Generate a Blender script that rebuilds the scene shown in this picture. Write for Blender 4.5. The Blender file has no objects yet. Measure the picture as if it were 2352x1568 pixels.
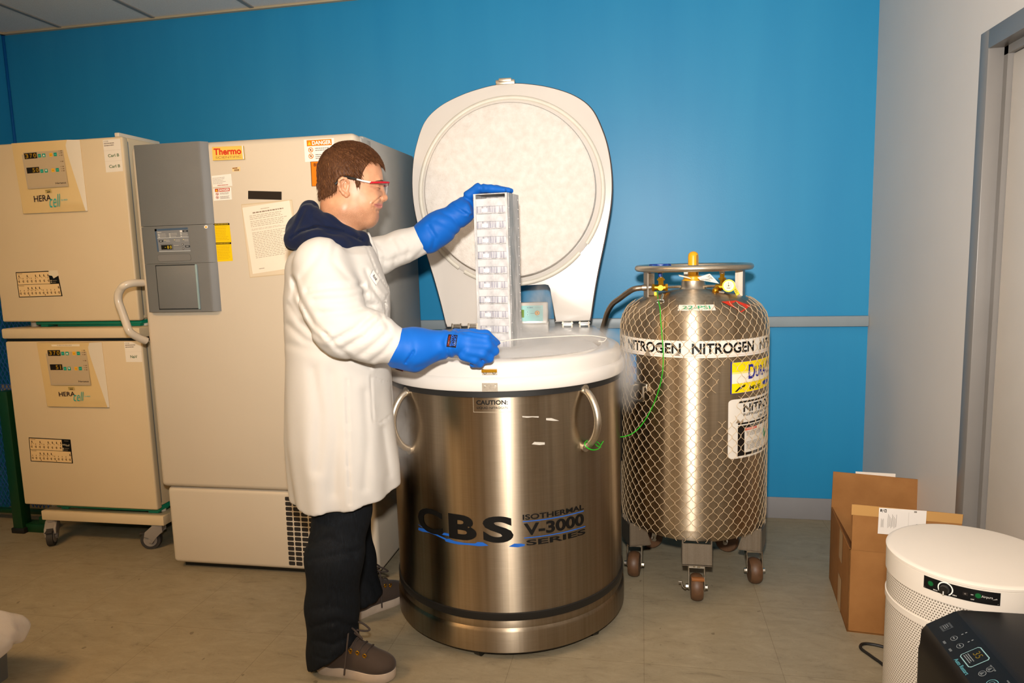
import bpy, bmesh, math, random
import numpy as np
from mathutils import Vector, Matrix

random.seed(7)
rng = np.random.default_rng(7)
SC = bpy.context.scene
COL = SC.collection
PI = math.pi

# ------------------------------------------------------------------ camera
FPX, CX, CY, EYE = 1597.0, 1176.0, 784.0, 1.42
_X = np.array([8497, -35, -1597.]); _X /= np.linalg.norm(_X)
_Z = -np.array([352, 12612, 1597.]); _Z -= _Z.dot(_X) * _X; _Z /= np.linalg.norm(_Z)
_Y = np.cross(_Z, _X)
RW = np.array([_X, _Y, _Z])            # rows: room axes in camera axes (x right, y down, z ahead)
cam_data = bpy.data.cameras.new('camera')
cam = bpy.data.objects.new('camera', cam_data)
COL.objects.link(cam)
cam_data.sensor_width = 36.0
cam_data.lens = FPX / 2352.0 * 36.0
cam_data.clip_start = 0.02
m3 = np.stack([RW[:, 0], -RW[:, 1], -RW[:, 2]], 1)
cam.matrix_world = Matrix.Translation((0, 0, EYE)) @ Matrix([list(r) for r in m3]).to_4x4()
SC.camera = cam

# ------------------------------------------------------------------ exposure, world, lights
SC.view_settings.view_transform = 'Standard'
SC.view_settings.look = 'None'
SC.view_settings.gamma = 1.0
SC.view_settings.use_curve_mapping = False
SC.view_settings.exposure = 0.2
SC.cycles.volume_bounces = 4
wd = bpy.data.worlds.new('world'); SC.world = wd; wd.use_nodes = True
wd.node_tree.nodes['Background'].inputs[0].default_value = (1.0, 0.66, 0.36, 1)
wd.node_tree.nodes['Background'].inputs[1].default_value = 0.02

def add_light(name, kind, loc, target, energy, color, **kw):
    d = bpy.data.lights.new(name, kind); d.energy = energy; d.color = color
    for k, v in kw.items(): setattr(d, k, v)
    o = bpy.data.objects.new(name, d); COL.objects.link(o); o.location = loc
    o.rotation_euler = (Vector(target) - Vector(loc)).to_track_quat('-Z', 'Y').to_euler()
    return o
# the flash on top of the photographer's camera
add_light('camera_flash', 'SPOT', (-0.02, 0.0, EYE + 0.24), (0.08, 3.0, 2.10), 385, (1.0, 0.94, 0.87),
          spot_size=math.radians(124), spot_blend=1.0, shadow_soft_size=0.045)

# ------------------------------------------------------------------ pixel rays to real planes
def ray(px, py): return RW @ np.array([px - CX, py - CY, FPX])
O3 = np.array([0, 0, EYE])
def on_y(px, py, y): d = ray(px, py); return O3 + d * (y / d[1])
def on_z(px, py, z=0.0): d = ray(px, py); return O3 + d * ((z - EYE) / d[2])
def on_x(px, py, x): d = ray(px, py); return O3 + d * (x / d[0])
def on_plane(px, py, p0, n):
    d = ray(px, py); p0 = np.array(p0, float); n = np.array(n, float)
    return O3 + d * (n.dot(p0 - O3) / n.dot(d))
def on_cyl(px, py, c, R):
    d = ray(px, py); a = d[0] ** 2 + d[1] ** 2; b = -2 * (d[0] * c[0] + d[1] * c[1]); q = c[0] ** 2 + c[1] ** 2 - R * R
    disc = b * b - 4 * a * q
    t = (-b - math.sqrt(max(disc, 0))) / (2 * a); p = O3 + d * t
    return math.atan2(p[1] - c[1], p[0] - c[0]), p[2]

# ------------------------------------------------------------------ materials
def lin(h):
    h = h.lstrip('#'); v = [int(h[i:i + 2], 16) / 255 for i in (0, 2, 4)]
    return tuple(x / 12.92 if x <= 0.04045 else ((x + 0.055) / 1.055) ** 2.4 for x in v) + (1,)
class N:
    def __init__(s, name):
        s.m = bpy.data.materials.new(name); s.m.use_nodes = True
        s.nt = s.m.node_tree; s.b = s.nt.nodes['Principled BSDF']; s.out = s.nt.nodes['Material Output']
    def n(s, t, **kw):
        x = s.nt.nodes.new(t)
        for k, v in kw.items(): setattr(x, k, v)
        return x
    def l(s, a, b): s.nt.links.new(a, b)
    def set(s, **kw):
        for k, v in kw.items(): s.b.inputs[k.replace('_', ' ')].default_value = v
    def coord(s, scale=(1, 1, 1), kind='Object', rot=(0, 0, 0)):
        c = s.n('ShaderNodeTexCoord'); mp = s.n('ShaderNodeMapping')
        mp.inputs['Scale'].default_value = scale; mp.inputs['Rotation'].default_value = rot
        s.l(c.outputs[kind], mp.inputs['Vector']); return mp.outputs['Vector']
    def noise(s, vec, scale, detail=3, rough=.55, dist=0):
        x = s.n('ShaderNodeTexNoise'); x.inputs['Scale'].default_value = scale
        x.inputs['Detail'].default_value = detail; x.inputs['Roughness'].default_value = rough
        x.inputs['Distortion'].default_value = dist
        if vec is not None: s.l(vec, x.inputs['Vector'])
        return x.outputs['Fac']
    def ramp(s, fac, stops):
        r = s.n('ShaderNodeValToRGB'); e = r.color_ramp.elements
        while len(e) < len(stops): e.new(0.5)
        for i, (p, c) in enumerate(stops): e[i].position = p; e[i].color = c
        s.l(fac, r.inputs['Fac']); return r.outputs['Color']
    def mix(s, fac, a, b):
        x = s.n('ShaderNodeMix', data_type='RGBA')
        for src, dst in ((fac, 0), (a, 6), (b, 7)):
            if hasattr(src, 'links'): s.l(src, x.inputs[dst])
            else: x.inputs[dst].default_value = src
        return x.outputs[2]
    def math(s, op, a, b=None):
        x = s.n('ShaderNodeMath', operation=op)
        for i, v in enumerate((a, b)):
            if v is None: continue
            if hasattr(v, 'links'): s.l(v, x.inputs[i])
            else: x.inputs[i].default_value = v
        return x.outputs[0]
    def bump(s, h, strength=.2, dist=.01):
        x = s.n('ShaderNodeBump'); x.inputs['Strength'].default_value = strength; x.inputs['Distance'].default_value = dist
        s.l(h, x.inputs['Height']); s.l(x.outputs['Normal'], s.b.inputs['Normal'])

def paint(name, hexc, rough=.5, metal=0, var=.05, scale=8, bump=0, bscale=300, spec=.5, coat=0):
    k = N(name); c = lin(hexc)
    v = k.coord()
    lo = tuple(x * (1 - var) for x in c[:3]) + (1,); hi = tuple(min(1, x * (1 + var)) for x in c[:3]) + (1,)
    k.l(k.ramp(k.noise(v, scale, 4), [(.3, lo), (.7, hi)]), k.b.inputs['Base Color'])
    k.set(Roughness=rough, Metallic=metal, Specular_IOR_Level=spec, Coat_Weight=coat)
    if bump: k.bump(k.noise(v, bscale, 3), bump, .004)
    return k.m
_ink = {}
def ink(hexc, rough=.45):
    if (hexc, rough) not in _ink: _ink[(hexc, rough)] = paint('ink_' + hexc.strip('#'), hexc, rough, var=.02, spec=.25)
    return _ink[(hexc, rough)]

def brushed(name, hexc, rough=.28, streak=(1, 1, 90), amount=.10, dirt=0.0, aniso=.6, vert=(60, 60, .8)):
    k = N(name); c = lin(hexc); v = k.coord(streak)
    f = k.noise(v, 6, 4, .7)
    v2 = k.coord(vert); f2 = k.noise(v2, 1.0, 3, .6)
    col = k.ramp(f, [(.25, tuple(x * .88 for x in c[:3]) + (1,)), (.75, tuple(min(1, x * 1.08) for x in c[:3]) + (1,))])
    if dirt:
        st = k.ramp(f2, [(.40, (1, 1, 1, 1)), (.72, (1 - dirt, 1 - dirt * 1.1, 1 - dirt * 1.3, 1))])
        x = k.n('ShaderNodeMix', data_type='RGBA', blend_type='MULTIPLY'); x.inputs[0].default_value = 1
        k.l(col, x.inputs[6]); k.l(st, x.inputs[7]); col = x.outputs[2]
    k.l(col, k.b.inputs['Base Color'])
    r = k.n('ShaderNodeMapRange'); r.inputs['To Min'].default_value = rough - amount * .5; r.inputs['To Max'].default_value = rough + amount
    k.l(f, r.inputs['Value']); k.l(r.outputs[0], k.b.inputs['Roughness'])
    k.set(Metallic=1.0, Anisotropic=aniso)
    if aniso:
        tg = k.n('ShaderNodeTangent', direction_type='RADIAL', axis='Z'); k.l(tg.outputs[0], k.b.inputs['Tangent']); k.b.inputs['Anisotropic Rotation'].default_value = .25
    k.bump(f, .04, .001)
    return k.m

M = {}
def mk():
    # blue wall paint with faint roller streaks
    k = N('blue_wall_paint'); v = k.coord((3, 3, .35)); f = k.noise(v, 1.6, 3)
    k.l(k.ramp(f, [(.3, lin('1f84b5')), (.7, lin('268ab9'))]), k.b.inputs['Base Color'])
    k.set(Roughness=.42, Specular_IOR_Level=.35); k.bump(k.noise(k.coord(), 160, 3), .06, .003); M['blue'] = k.m
    M['white_wall'] = paint('pale_wall_paint', 'cbc4bd', .55, var=.02, scale=2, bump=.05, bscale=120)
    k = N('ceiling_tile'); v = k.coord()
    k.l(k.ramp(k.noise(v, 260, 3), [(.35, lin('dcd3ca')), (.6, lin('ebe3db'))]), k.b.inputs['Base Color'])
    k.set(Roughness=.9); k.bump(k.noise(v, 300, 3), .15, .003); M['ceil'] = k.m
    M['grid'] = paint('ceiling_grid_metal', '8f8880', .5)
    # marbled floor tile
    k = N('marbled_floor_tile')
    v = k.coord((1, 1, 1), rot=(0, 0, math.radians(38)))
    v2 = k.coord((1.5, 3.6, 1), rot=(0, 0, math.radians(-32)))
    big = k.noise(v, 2.2, 4, .6, .4); fine = k.noise(v2, 6, 9, .78, .5); sp = k.noise(k.coord(), 130, 3, .7)
    c1 = k.ramp(fine, [(.28, lin('6f6655')), (.42, lin('8f846e')), (.60, lin('9a8f78')), (.75, lin('a79b83'))])
    c2 = k.mix(k.ramp(big, [(.35, (0, 0, 0, 1)), (.7, (.35, .35, .35, 1))]), c1, lin('8c7c5d'))
    c3 = k.mix(k.ramp(sp, [(.62, (0, 0, 0, 1)), (.72, (.5, .5, .5, 1))]), c2, lin('5a4d38'))
    spots = k.noise(k.coord(), 26, 2, .4)
    c3 = k.mix(k.ramp(spots, [(.74, (0, 0, 0, 1)), (.77, (.5, .5, .5, 1))]), c3, lin('453624'))
    br = k.n('ShaderNodeTexBrick', offset=0.0); k.l(k.coord((1, 1, 1)), br.inputs['Vector'])
    br.inputs['Scale'].default_value = 1.0; br.inputs['Brick Width'].default_value = .457; br.inputs['Row Height'].default_value = .457
    br.inputs['Mortar Size'].default_value = .0012; br.inputs['Mortar Smooth'].default_value = .4
    br.inputs['Color1'].default_value = (1, 1, 1, 1); br.inputs['Color2'].default_value = (.95, .95, .95, 1); br.inputs['Mortar'].default_value = (.66, .63, .6, 1)
    x = k.n('ShaderNodeMix', data_type='RGBA', blend_type='MULTIPLY'); x.inputs[0].default_value = 1
    k.l(c3, x.inputs[6]); k.l(br.outputs['Color'], x.inputs[7]); k.l(x.outputs[2], k.b.inputs['Base Color'])
    k.set(Roughness=.48, Specular_IOR_Level=.3); k.bump(fine, .05, .002); M['floor'] = k.m
    M['base'] = paint('grey_vinyl_baseboard', '8d8a8a', .5, var=.03)
    M['rail'] = paint('grey_bumper_rail', '8a9499', .42, var=.03)
    M['frame'] = paint('grey_door_frame_paint', '77736f', .35, var=.03, bump=.03)
    M['door'] = paint('pale_door_paint', 'c9c2ba', .5, var=.02)
    M['far_wall'] = paint('tan_far_wall', 'bda684', .7, var=.05)
    M['far_dark'] = paint('dark_far_panel', '2a221b', .6)
    M['cream'] = paint('cream_enamel', 'dac49f', .42, var=.02, scale=3)
    M['cream_panel'] = paint('cream_plastic_panel', 'd9bb82', .5, var=.02)
    M['cream_panel2'] = paint('pale_cream_plastic', 'dccfb8', .5, var=.02)
    M['keypad'] = paint('tan_keypad_foil', 'c2ab86', .5, var=.02)
    M['green_plastic'] = paint('green_plastic', '0c8a68', .35, var=.05)
    M['caster_grey'] = paint('grey_caster_plastic', '8b837c', .5)
    M['tyre'] = paint('dark_rubber', '33302e', .7)
    M['ult'] = paint('almond_enamel', 'cdbfaa', .4, var=.015, scale=3)
    M['ult_side'] = paint('grey_side_enamel', '9d9c98', .38, var=.02, scale=3)
    M['ult_grey'] = paint('grey_textured_plastic', '6d6d6b', .5, var=.03, bump=.12, bscale=500)
    M['gasket'] = paint('black_rubber', '141312', .5)
    M['black'] = paint('black_plastic', '15130f', .4)
    M['cryo_steel'] = brushed('brushed_steel_drum', 'a39480', .38, (1.5, 1.5, 110), .10, dirt=.18, aniso=.95)
    M['tank_steel'] = brushed('brushed_steel_tank', 'b9a891', .38, (1.5, 1.5, 90), .10, dirt=.22, aniso=.95)
    M['steel'] = brushed('satin_steel', 'cabfae', .34, (40, 40, 40), .08, aniso=0)
    M['dull_steel'] = brushed('dull_steel_plate', 'a99f92', .42, (40, 40, 40), .1, dirt=.2, aniso=0)
    M['chrome'] = brushed('bright_steel', 'd8d4cc', .14, (40, 40, 40), .04, aniso=0)
    M['brass'] = brushed('brass', 'd09a28', .28, (50, 50, 50), .08, aniso=0)
    M['frp'] = paint('white_fibreglass', 'd3ccc4', .22, var=.015, scale=4, coat=.25)
    k = N('frosted_foam'); v = k.coord()
    k.l(k.ramp(k.noise(v, 30, 5), [(.3, lin('dad2c9')), (.7, lin('e8e2db'))]), k.b.inputs['Base Color'])
    k.set(Roughness=.85); k.bump(k.math('ADD', k.noise(v, 55, 6, .7), k.math('MULTIPLY', k.noise(v, 260, 3), .5)), .55, .008); M['frost_foam'] = k.m
    M['seal'] = paint('ivory_rubber_seal', 'd8d2c4', .4, var=.04, scale=20)
    k = N('frosted_steel'); v = k.coord((6, 6, 1.2)); f = k.noise(v, 9, 5, .65)
    k.l(k.ramp(f, [(.36, lin('a5a4a2')), (.50, lin('c4c1bf')), (.65, lin('d8d5d3'))]), k.b.inputs['Base Color'])
    k.set(Roughness=.6, Metallic=.15); k.bump(k.noise(k.coord(), 240, 3), .35, .003); M['frost_steel'] = k.m
    k = N('frosted_box_plastic'); v = k.coord(); f = k.noise(v, 28, 4)
    k.l(k.ramp(f, [(.35, lin('b3b1b2')), (.6, lin('cecccc'))]), k.b.inputs['Base Color'])
    k.set(Roughness=.35, Specular_IOR_Level=.6); k.bump(k.noise(v, 180, 3), .2, .002); M['box_lid'] = k.m
    k = N('clear_box_plastic'); v = k.coord((1, 1, .15)); f = k.noise(v, 70, 3)
    k.l(k.ramp(f, [(.35, lin('8d8c98')), (.5, lin('b2b1ba')), (.62, lin('d2d1d6'))]), k.b.inputs['Base Color'])
    k.set(Roughness=.18, Specular_IOR_Level=.7); M['box_base'] = k.m
    k = N('corrugated_cardboard'); v = k.coord((1, 1, 1)); f = k.noise(k.coord((3, 3, 60)), 3, 3)
    k.l(k.ramp(k.noise(v, 9, 5), [(.3, lin('8c5f33')), (.7, lin('9c6d3e'))]), k.b.inputs['Base Color'])
    k.set(Roughness=.75, Specular_IOR_Level=.2); k.bump(f, .06, .002); M['card'] = k.m
    k = N('packing_tape'); k.set(Base_Color=lin('c39a66'), Roughness=.2); M['tape'] = k.m
    M['purifier'] = paint('cream_powder_coat', 'd9cfc2', .45, var=.01, bump=.05, bscale=600)
    # perforated steel: rows of round holes laid out on the surface's own UV map (metres)
    k = N('perforated_cream_steel'); c = k.n('ShaderNodeTexCoord'); mp = k.n('ShaderNodeMapping'); mp.inputs['Scale'].default_value = (155, 155, 1)
    k.l(c.outputs['UV'], mp.inputs['Vector']); sx = k.n('ShaderNodeSeparateXYZ'); k.l(mp.outputs['Vector'], sx.inputs[0])
    row = k.math('FLOOR', sx.outputs['Y']); par = k.math('MODULO', row, 2.0)
    uu = k.math('FRACT', k.math('ADD', sx.outputs['X'], k.math('MULTIPLY', par, .5))); vv = k.math('FRACT', sx.outputs['Y'])
    du = k.math('SUBTRACT', uu, .5); dv = k.math('SUBTRACT', vv, .5)
    rr = k.math('SQRT', k.math('ADD', k.math('MULTIPLY', du, du), k.math('MULTIPLY', dv, dv)))
    hole = k.math('LESS_THAN', rr, .29)
    k.l(k.mix(hole, lin('d9cfc2'), lin('6d6254')), k.b.inputs['Base Color']); k.set(Roughness=.5); M['perf'] = k.m
    M['blackgloss'] = paint('black_gloss_plastic', '13100f', .42, var=.05, bump=.05, bscale=700, spec=.3)
    M['panelgloss'] = paint('dark_control_foil', '0f1418', .22, var=.05)
    M['fence_green'] = paint('dark_green_paint', '0c3a1c', .4)
    M['net_blue'] = paint('blue_coated_wire', '1b4f9c', .4)
    M['poster'] = paint('pale_board_behind_fence', '8f887c', .7)
    k = N('thin_plastic_bag'); k.set(Base_Color=lin('ebe4de'), Roughness=.25, Transmission_Weight=.35, Specular_IOR_Level=.6, Alpha=.8)
    k.bump(k.noise(k.coord(), 22, 4), .4, .01); M['bag'] = k.m
    M['greybin'] = paint('grey_painted_panel', '6c6f72', .4)
    k = N('net_plastic'); k.set(Base_Color=lin('bda583'), Roughness=.45); M['net'] = k.m
    M['green_cable'] = paint('green_plastic_coated_cable', '1fa518', .35)
    M['yellow'] = paint('yellow_plastic', 'e8a80a', .35)
    M['yellow_tag'] = paint('yellow_tag_plastic', 'e5c416', .4)
    M['wheel_tan'] = paint('brown_phenolic_wheel', '5c402a', .5, var=.15, scale=60)
    M['blue_pad'] = paint('navy_blue_plastic', '0a3a8c', .4)
    M['hose'] = brushed('braided_steel_hose', '9a8874', .35, (120, 120, 120), .12, aniso=0)
mk()

# ------------------------------------------------------------------ mesh building
def norm(v): v = np.array(v, float); return v / (np.linalg.norm(v) + 1e-12)
def rotz(a): return np.array([[math.cos(a), -math.sin(a), 0], [math.sin(a), math.cos(a), 0], [0, 0, 1.]])

class MB:
    def __init__(s): s.v = []; s.f = []; s.m = []; s.s = []; s.uv = {}
    def add(s, vs, fs, m=0, smooth=False):
        o = len(s.v); s.v.extend([tuple(map(float, p)) for p in vs])
        for f in fs: s.f.append(tuple(i + o for i in f)); s.m.append(m); s.s.append(smooth)
        return s
    def box(s, lo, hi, bev=0.0, m=0, seg=2, R=None, about=None):
        bm = bmesh.new(); bmesh.ops.create_cube(bm, size=1)
        lo = np.array(lo, float); hi = np.array(hi, float); c = (lo + hi) / 2; d = hi - lo
        for v in bm.verts: v.co = Vector((v.co.x * d[0] + c[0], v.co.y * d[1] + c[1], v.co.z * d[2] + c[2]))
        if bev > 0: bmesh.ops.bevel(bm, geom=bm.edges[:], offset=bev, segments=seg, profile=.5, affect='EDGES')
        s.bm(bm, m, bev > 0, R, about); return s
    def bm(s, bm, m=0, smooth=False, R=None, about=None):
        bm.verts.index_update()
        vs = [np.array(v.co) for v in bm.verts]
        if R is not None:
            ab = np.array(about if about is not None else (0, 0, 0), float); vs = [R @ (p - ab) + ab for p in vs]
        s.add(vs, [tuple(v.index for v in f.verts) for f in bm.faces], m, smooth); bm.free()
    def cyl(s, a, b, r, r2=None, n=24, m=0, cap=True, smooth=True):
        a = np.array(a, float); b = np.array(b, float); r2 = r if r2 is None else r2
        w = norm(b - a); u = norm(np.cross(w, (0, 0, 1) if abs(w[2]) < .9 else (1, 0, 0))); v = np.cross(w, u)
        A = [a + r * (math.cos(t) * u + math.sin(t) * v) for t in np.linspace(0, 2 * PI, n, endpoint=False)]
        B = [b + r2 * (math.cos(t) * u + math.sin(t) * v) for t in np.linspace(0, 2 * PI, n, endpoint=False)]
        s.add(A + B, [(i, (i + 1) % n, n + (i + 1) % n, n + i) for i in range(n)], m, smooth)
        if cap: s.add(A, [tuple(range(n))[::-1]], m); s.add(B, [tuple(range(n))], m)
        return s
    def tube(s, path, r, n=10, m=0, closed=False, flat=1.0):
        P = np.array(path, float); k = len(P); rr = np.full(k, r) if np.isscalar(r) else np.array(r, float)
        T = np.roll(P, -1, 0) - np.roll(P, 1, 0)
        if not closed: T[0] = P[1] - P[0]; T[-1] = P[-1] - P[-2]
        up = np.array([0, 0, 1.]); V = []
        t0 = norm(T[0]); u = norm(np.cross(t0, up if abs(t0[2]) < .9 else np.array([1., 0, 0])))
        for i in range(k):
            t = norm(T[i]); u = norm(u - t * u.dot(t)); w = np.cross(t, u)
            V += [P[i] + rr[i] * (math.cos(q) * u + flat * math.sin(q) * w) for q in np.linspace(0, 2 * PI, n, endpoint=False)]
        F = []
        for i in range(k if closed else k - 1):
            j = (i + 1) % k
            F += [(i * n + q, i * n + (q + 1) % n, j * n + (q + 1) % n, j * n + q) for q in range(n)]
        s.add(V, F, m, True)
        if not closed: s.add(V[:n], [tuple(range(n))[::-1]], m); s.add(V[-n:], [tuple(range(n))], m)
        return s
    def lathe(s, prof, c=(0, 0, 0), n=64, m=0, smooth=True, uv=False, a0=0.0, a1=2 * PI):
        c = np.array(c, float); full = abs(a1 - a0 - 2 * PI) < 1e-6; k = n if full else n + 1
        A = np.linspace(a0, a1, k, endpoint=not full); V = []
        for (r, z) in prof: V += [c + np.array([r * math.cos(t), r * math.sin(t), z]) for t in A]
        F = []
        for i in range(len(prof) - 1):
            for q in range(n): F.append((i * k + q, i * k + (q + 1) % k, (i + 1) * k + (q + 1) % k, (i + 1) * k + q))
        o = len(s.f); s.add(V, F, m, smooth)
        if uv:
            for i in range(len(prof) - 1):
                r = (prof[i][0] + prof[i + 1][0]) / 2; dz0 = prof[i][1]; dz1 = prof[i + 1][1]
                for q in range(n):
                    u0 = r * (a0 + (a1 - a0) * q / n); u1 = r * (a0 + (a1 - a0) * (q + 1) / n)
                    s.uv[o + i * n + q] = [(u0, dz0), (u1, dz0), (u1, dz1), (u0, dz1)]
        return s
    def loft(s, rings, m=0, smooth=True, cap=True, closed=True):
        n = len(rings[0]); V = [p for r in rings for p in r]; F = []
        for i in range(len(rings) - 1):
            for q in range(n if closed else n - 1): F.append((i * n + q, i * n + (q + 1) % n, (i + 1) * n + (q + 1) % n, (i + 1) * n + q))
        s.add(V, F, m, smooth)
        if cap and closed: s.add(rings[0], [tuple(range(n))[::-1]], m); s.add(rings[-1], [tuple(range(n))], m)
        return s
    def prism(s, poly, fn, d0, d1, bev=0.0, m=0, seg=3, smooth=True):
        # poly: 2D outline, fn(a,b,d) -> point, extruded from depth d0 to d1, both rims bevelled
        bm = bmesh.new(); k = len(poly)
        A = [bm.verts.new(Vector((p[0], p[1], d0))) for p in poly]; B = [bm.verts.new(Vector((p[0], p[1], d1))) for p in poly]
        fa = bm.faces.new(A[::-1]); fb = bm.faces.new(B)
        for i in range(k): bm.faces.new((A[i], A[(i + 1) % k], B[(i + 1) % k], B[i]))
        if bev: bmesh.ops.bevel(bm, geom=list(fa.edges) + list(fb.edges), offset=bev, segments=seg, profile=.5, affect='EDGES')
        bmesh.ops.recalc_face_normals(bm, faces=bm.faces[:])
        for v in bm.verts: v.co = Vector(tuple(map(float, fn(v.co.x, v.co.y, v.co.z))))
        s.bm(bm, m, smooth and bev > 0); return s
    def ball(s, c, r, m=0, seg=16, rings=10, R=None):
        r = np.array([r] * 3 if np.isscalar(r) else r, float); c = np.array(c, float); V = []; F = []
        for i in range(rings + 1):
            t = PI * i / rings
            for q in range(seg):
                p = r * np.array([math.sin(t) * math.cos(2 * PI * q / seg), math.sin(t) * math.sin(2 * PI * q / seg), math.cos(t)])
                V.append(c + (R @ p if R is not None else p))
        for i in range(rings):
            for q in range(seg): F.append((i * seg + q, (i + 1) * seg + q, (i + 1) * seg + (q + 1) % seg, i * seg + (q + 1) % seg))
        s.add(V, F, m, True); return s
    def build(s, name, mats, parent=None, label=None, **props):
        mats = mats if isinstance(mats, (list, tuple)) else [mats]
        off = np.array(ROOT.get(parent.name, (0, 0, 0)) if parent else props.pop('origin', (0, 0, 0)), float)
        me = bpy.data.meshes.new(name)
        me.from_pydata([tuple(np.array(p) - off) for p in s.v], [], s.f)
        for mt in mats: me.materials.append(mt)
        me.polygons.foreach_set('material_index', s.m); me.polygons.foreach_set('use_smooth', s.s)
        if s.uv:
            ul = me.uv_layers.new(name='UVMap')
            for fi, uvs in s.uv.items():
                for li, w in zip(me.polygons[fi].loop_indices, uvs): ul.data[li].uv = w
        me.validate(); me.update()
        try: me.set_sharp_from_angle(angle=math.radians(38))
        except Exception: pass
        o = bpy.data.objects.new(name, me); COL.objects.link(o)
        if parent: o.parent = parent; ROOT[o.name] = tuple(off)
        else: o.location = tuple(off); ROOT[o.name] = tuple(off)
        if label: o['label'] = label
        for k, v in props.items(): o[k] = v
        return o
ROOT = {}
def thing(name, label, cat, loc, group=None):
    o = bpy.data.objects.new(name, None); COL.objects.link(o); o.location = tuple(map(float, loc)); o.empty_display_size = .05
    o['label'] = label; o['category'] = cat
    if group: o['group'] = group
    ROOT[o.name] = tuple(map(float, loc)); return o
def tag(o, label, cat, group=None):
    o['label'] = label; o['category'] = cat
    if group: o['group'] = group
    return o

# ------------------------------------------------------------------ printed sheets with lettering
_gl = {}
def glyphs(txt, bold=0.0, shear=0.0):
    k = (txt, bold, shear)
    if k in _gl: return _gl[k]
    cu = bpy.data.curves.new('lettering', 'FONT'); cu.body = txt; cu.size = 1; cu.offset = bold; cu.shear = shear
    cu.dimensions = '2D'; cu.fill_mode = 'FRONT'; cu.resolution_u = 5
    o = bpy.data.objects.new('lettering', cu); COL.objects.link(o)
    dg = bpy.context.evaluated_depsgraph_get(); me = bpy.data.meshes.new_from_object(o.evaluated_get(dg))
    v = np.array([tuple(x.co)[:2] for x in me.vertices]); f = [tuple(p.vertices) for p in me.polygons]
    bpy.data.objects.remove(o); bpy.data.curves.remove(cu); bpy.data.meshes.remove(me)
    lo = v.min(0); hi = v.max(0)
    _gl[k] = ((v - lo) / (hi - lo), f); return _gl[k]

class Sheet:
    """2D artwork in (u,v) in 0..1, laid on a surface by fn(u,v,offset)."""
    def __init__(s, fn, base=.0006, step=.00035, cuts=0): s.fn = fn; s.base = base; s.step = step; s.it = []; s.cuts = cuts
    def poly(s, pts, hexc, layer=0): s.it.append((np.array(pts, float), [tuple(range(len(pts)))], hexc, layer)); return s
    def rect(s, u0, v0, u1, v1, hexc, layer=0): return s.poly([(u0, v0), (u1, v0), (u1, v1), (u0, v1)], hexc, layer)
    def ell(s, u, v, ru, rv, hexc, layer=1, n=20): return s.poly([(u + ru * math.cos(t), v + rv * math.sin(t)) for t in np.linspace(0, 2 * PI, n, endpoint=False)], hexc, layer)
    def text(s, t, u0, v0, u1, v1, hexc, layer=2, bold=0.0, shear=0.0, lean=0.0):
        g, f = glyphs(t, bold, shear)
        p = np.stack([u0 + g[:, 0] * (u1 - u0), v0 + g[:, 1] * (v1 - v0) + lean * g[:, 0]], 1)
        s.it.append((p, f, hexc, layer)); return s
    def scribble(s, u0, v0, u1, v1, rows, hexc, layer=1, fill=.45, words=9, rag=.25):
        h = (v1 - v0) / rows
        for r in range(rows):
            y = v1 - (r + .75) * h; x = u0; end = u1 - (u1 - u0) * rag * random.random()
            while x < end:
                w = (u1 - u0) / words * random.uniform(.4, 1.3); s.rect(x, y, min(x + w, end), y + h * fill, hexc, layer); x += w + (u1 - u0) * .018
        return s
    def build(s, name, parent=None, label=None, rough=.45, **kw):
        mb = MB(); cols = []
        for p, f, h, layer in s.it:
            if h not in cols: cols.append(h)
            mi = cols.index(h)
            bm = bmesh.new(); vs = [bm.verts.new((q[0], q[1], 0)) for q in p]
            for ff in f:
                try: bm.faces.new([vs[i] for i in ff])
                except ValueError: pass
            if s.cuts:
                lo = p[:, 0].min(); hi = p[:, 0].max()
                for x in np.linspace(0, 1, s.cuts + 1):
                    if lo + 1e-5 < x < hi - 1e-5:
                        bmesh.ops.bisect_plane(bm, geom=bm.verts[:] + bm.edges[:] + bm.faces[:], plane_co=(x, 0, 0), plane_no=(1, 0, 0), dist=1e-6)
            off = s.base + s.step * layer
            bm.verts.index_update()
            mb.add([s.fn(v.co.x, v.co.y, off) for v in bm.verts], [tuple(v.index for v in q.verts) for q in bm.faces], mi)
            bm.free()
        return mb.build(name, [ink(c, rough) for c in cols], parent, label, **kw)
def flat_y(tl, tr, bl, br, y):
    a, b, c, d = [on_y(*p, y) for p in (tl, tr, bl, br)]
    def fn(u, v, off): p = (1 - v) * ((1 - u) * c + u * d) + v * ((1 - u) * a + u * b); return (p[0], p[1] - off, p[2])
    return fn
def on_drum(c, R, a0, a1, z0, z1):
    def fn(u, v, off):
        a = a0 + (a1 - a0) * u; r = R + off
        return (c[0] + r * math.cos(a), c[1] + r * math.sin(a), z0 + (z1 - z0) * v)
    return fn
def spline(pts, n=8, closed=False):
    P = [np.array(p, float) for p in pts]; out = []; k = len(P)
    for i in range(k if closed else k - 1):
        p0 = P[(i - 1) % k] if closed or i > 0 else 2 * P[0] - P[1]; p1 = P[i]; p2 = P[(i + 1) % k]
        p3 = P[(i + 2) % k] if closed or i + 2 < k else 2 * P[-1] - P[-2]
        for t in np.linspace(0, 1, n, endpoint=False):
            out.append(.5 * ((2 * p1) + (p2 - p0) * t + (2 * p0 - 5 * p1 + 4 * p2 - p3) * t * t + (3 * p1 - p0 - 3 * p2 + p3) * t ** 3))
    if not closed: out.append(P[-1])
    return out

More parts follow.
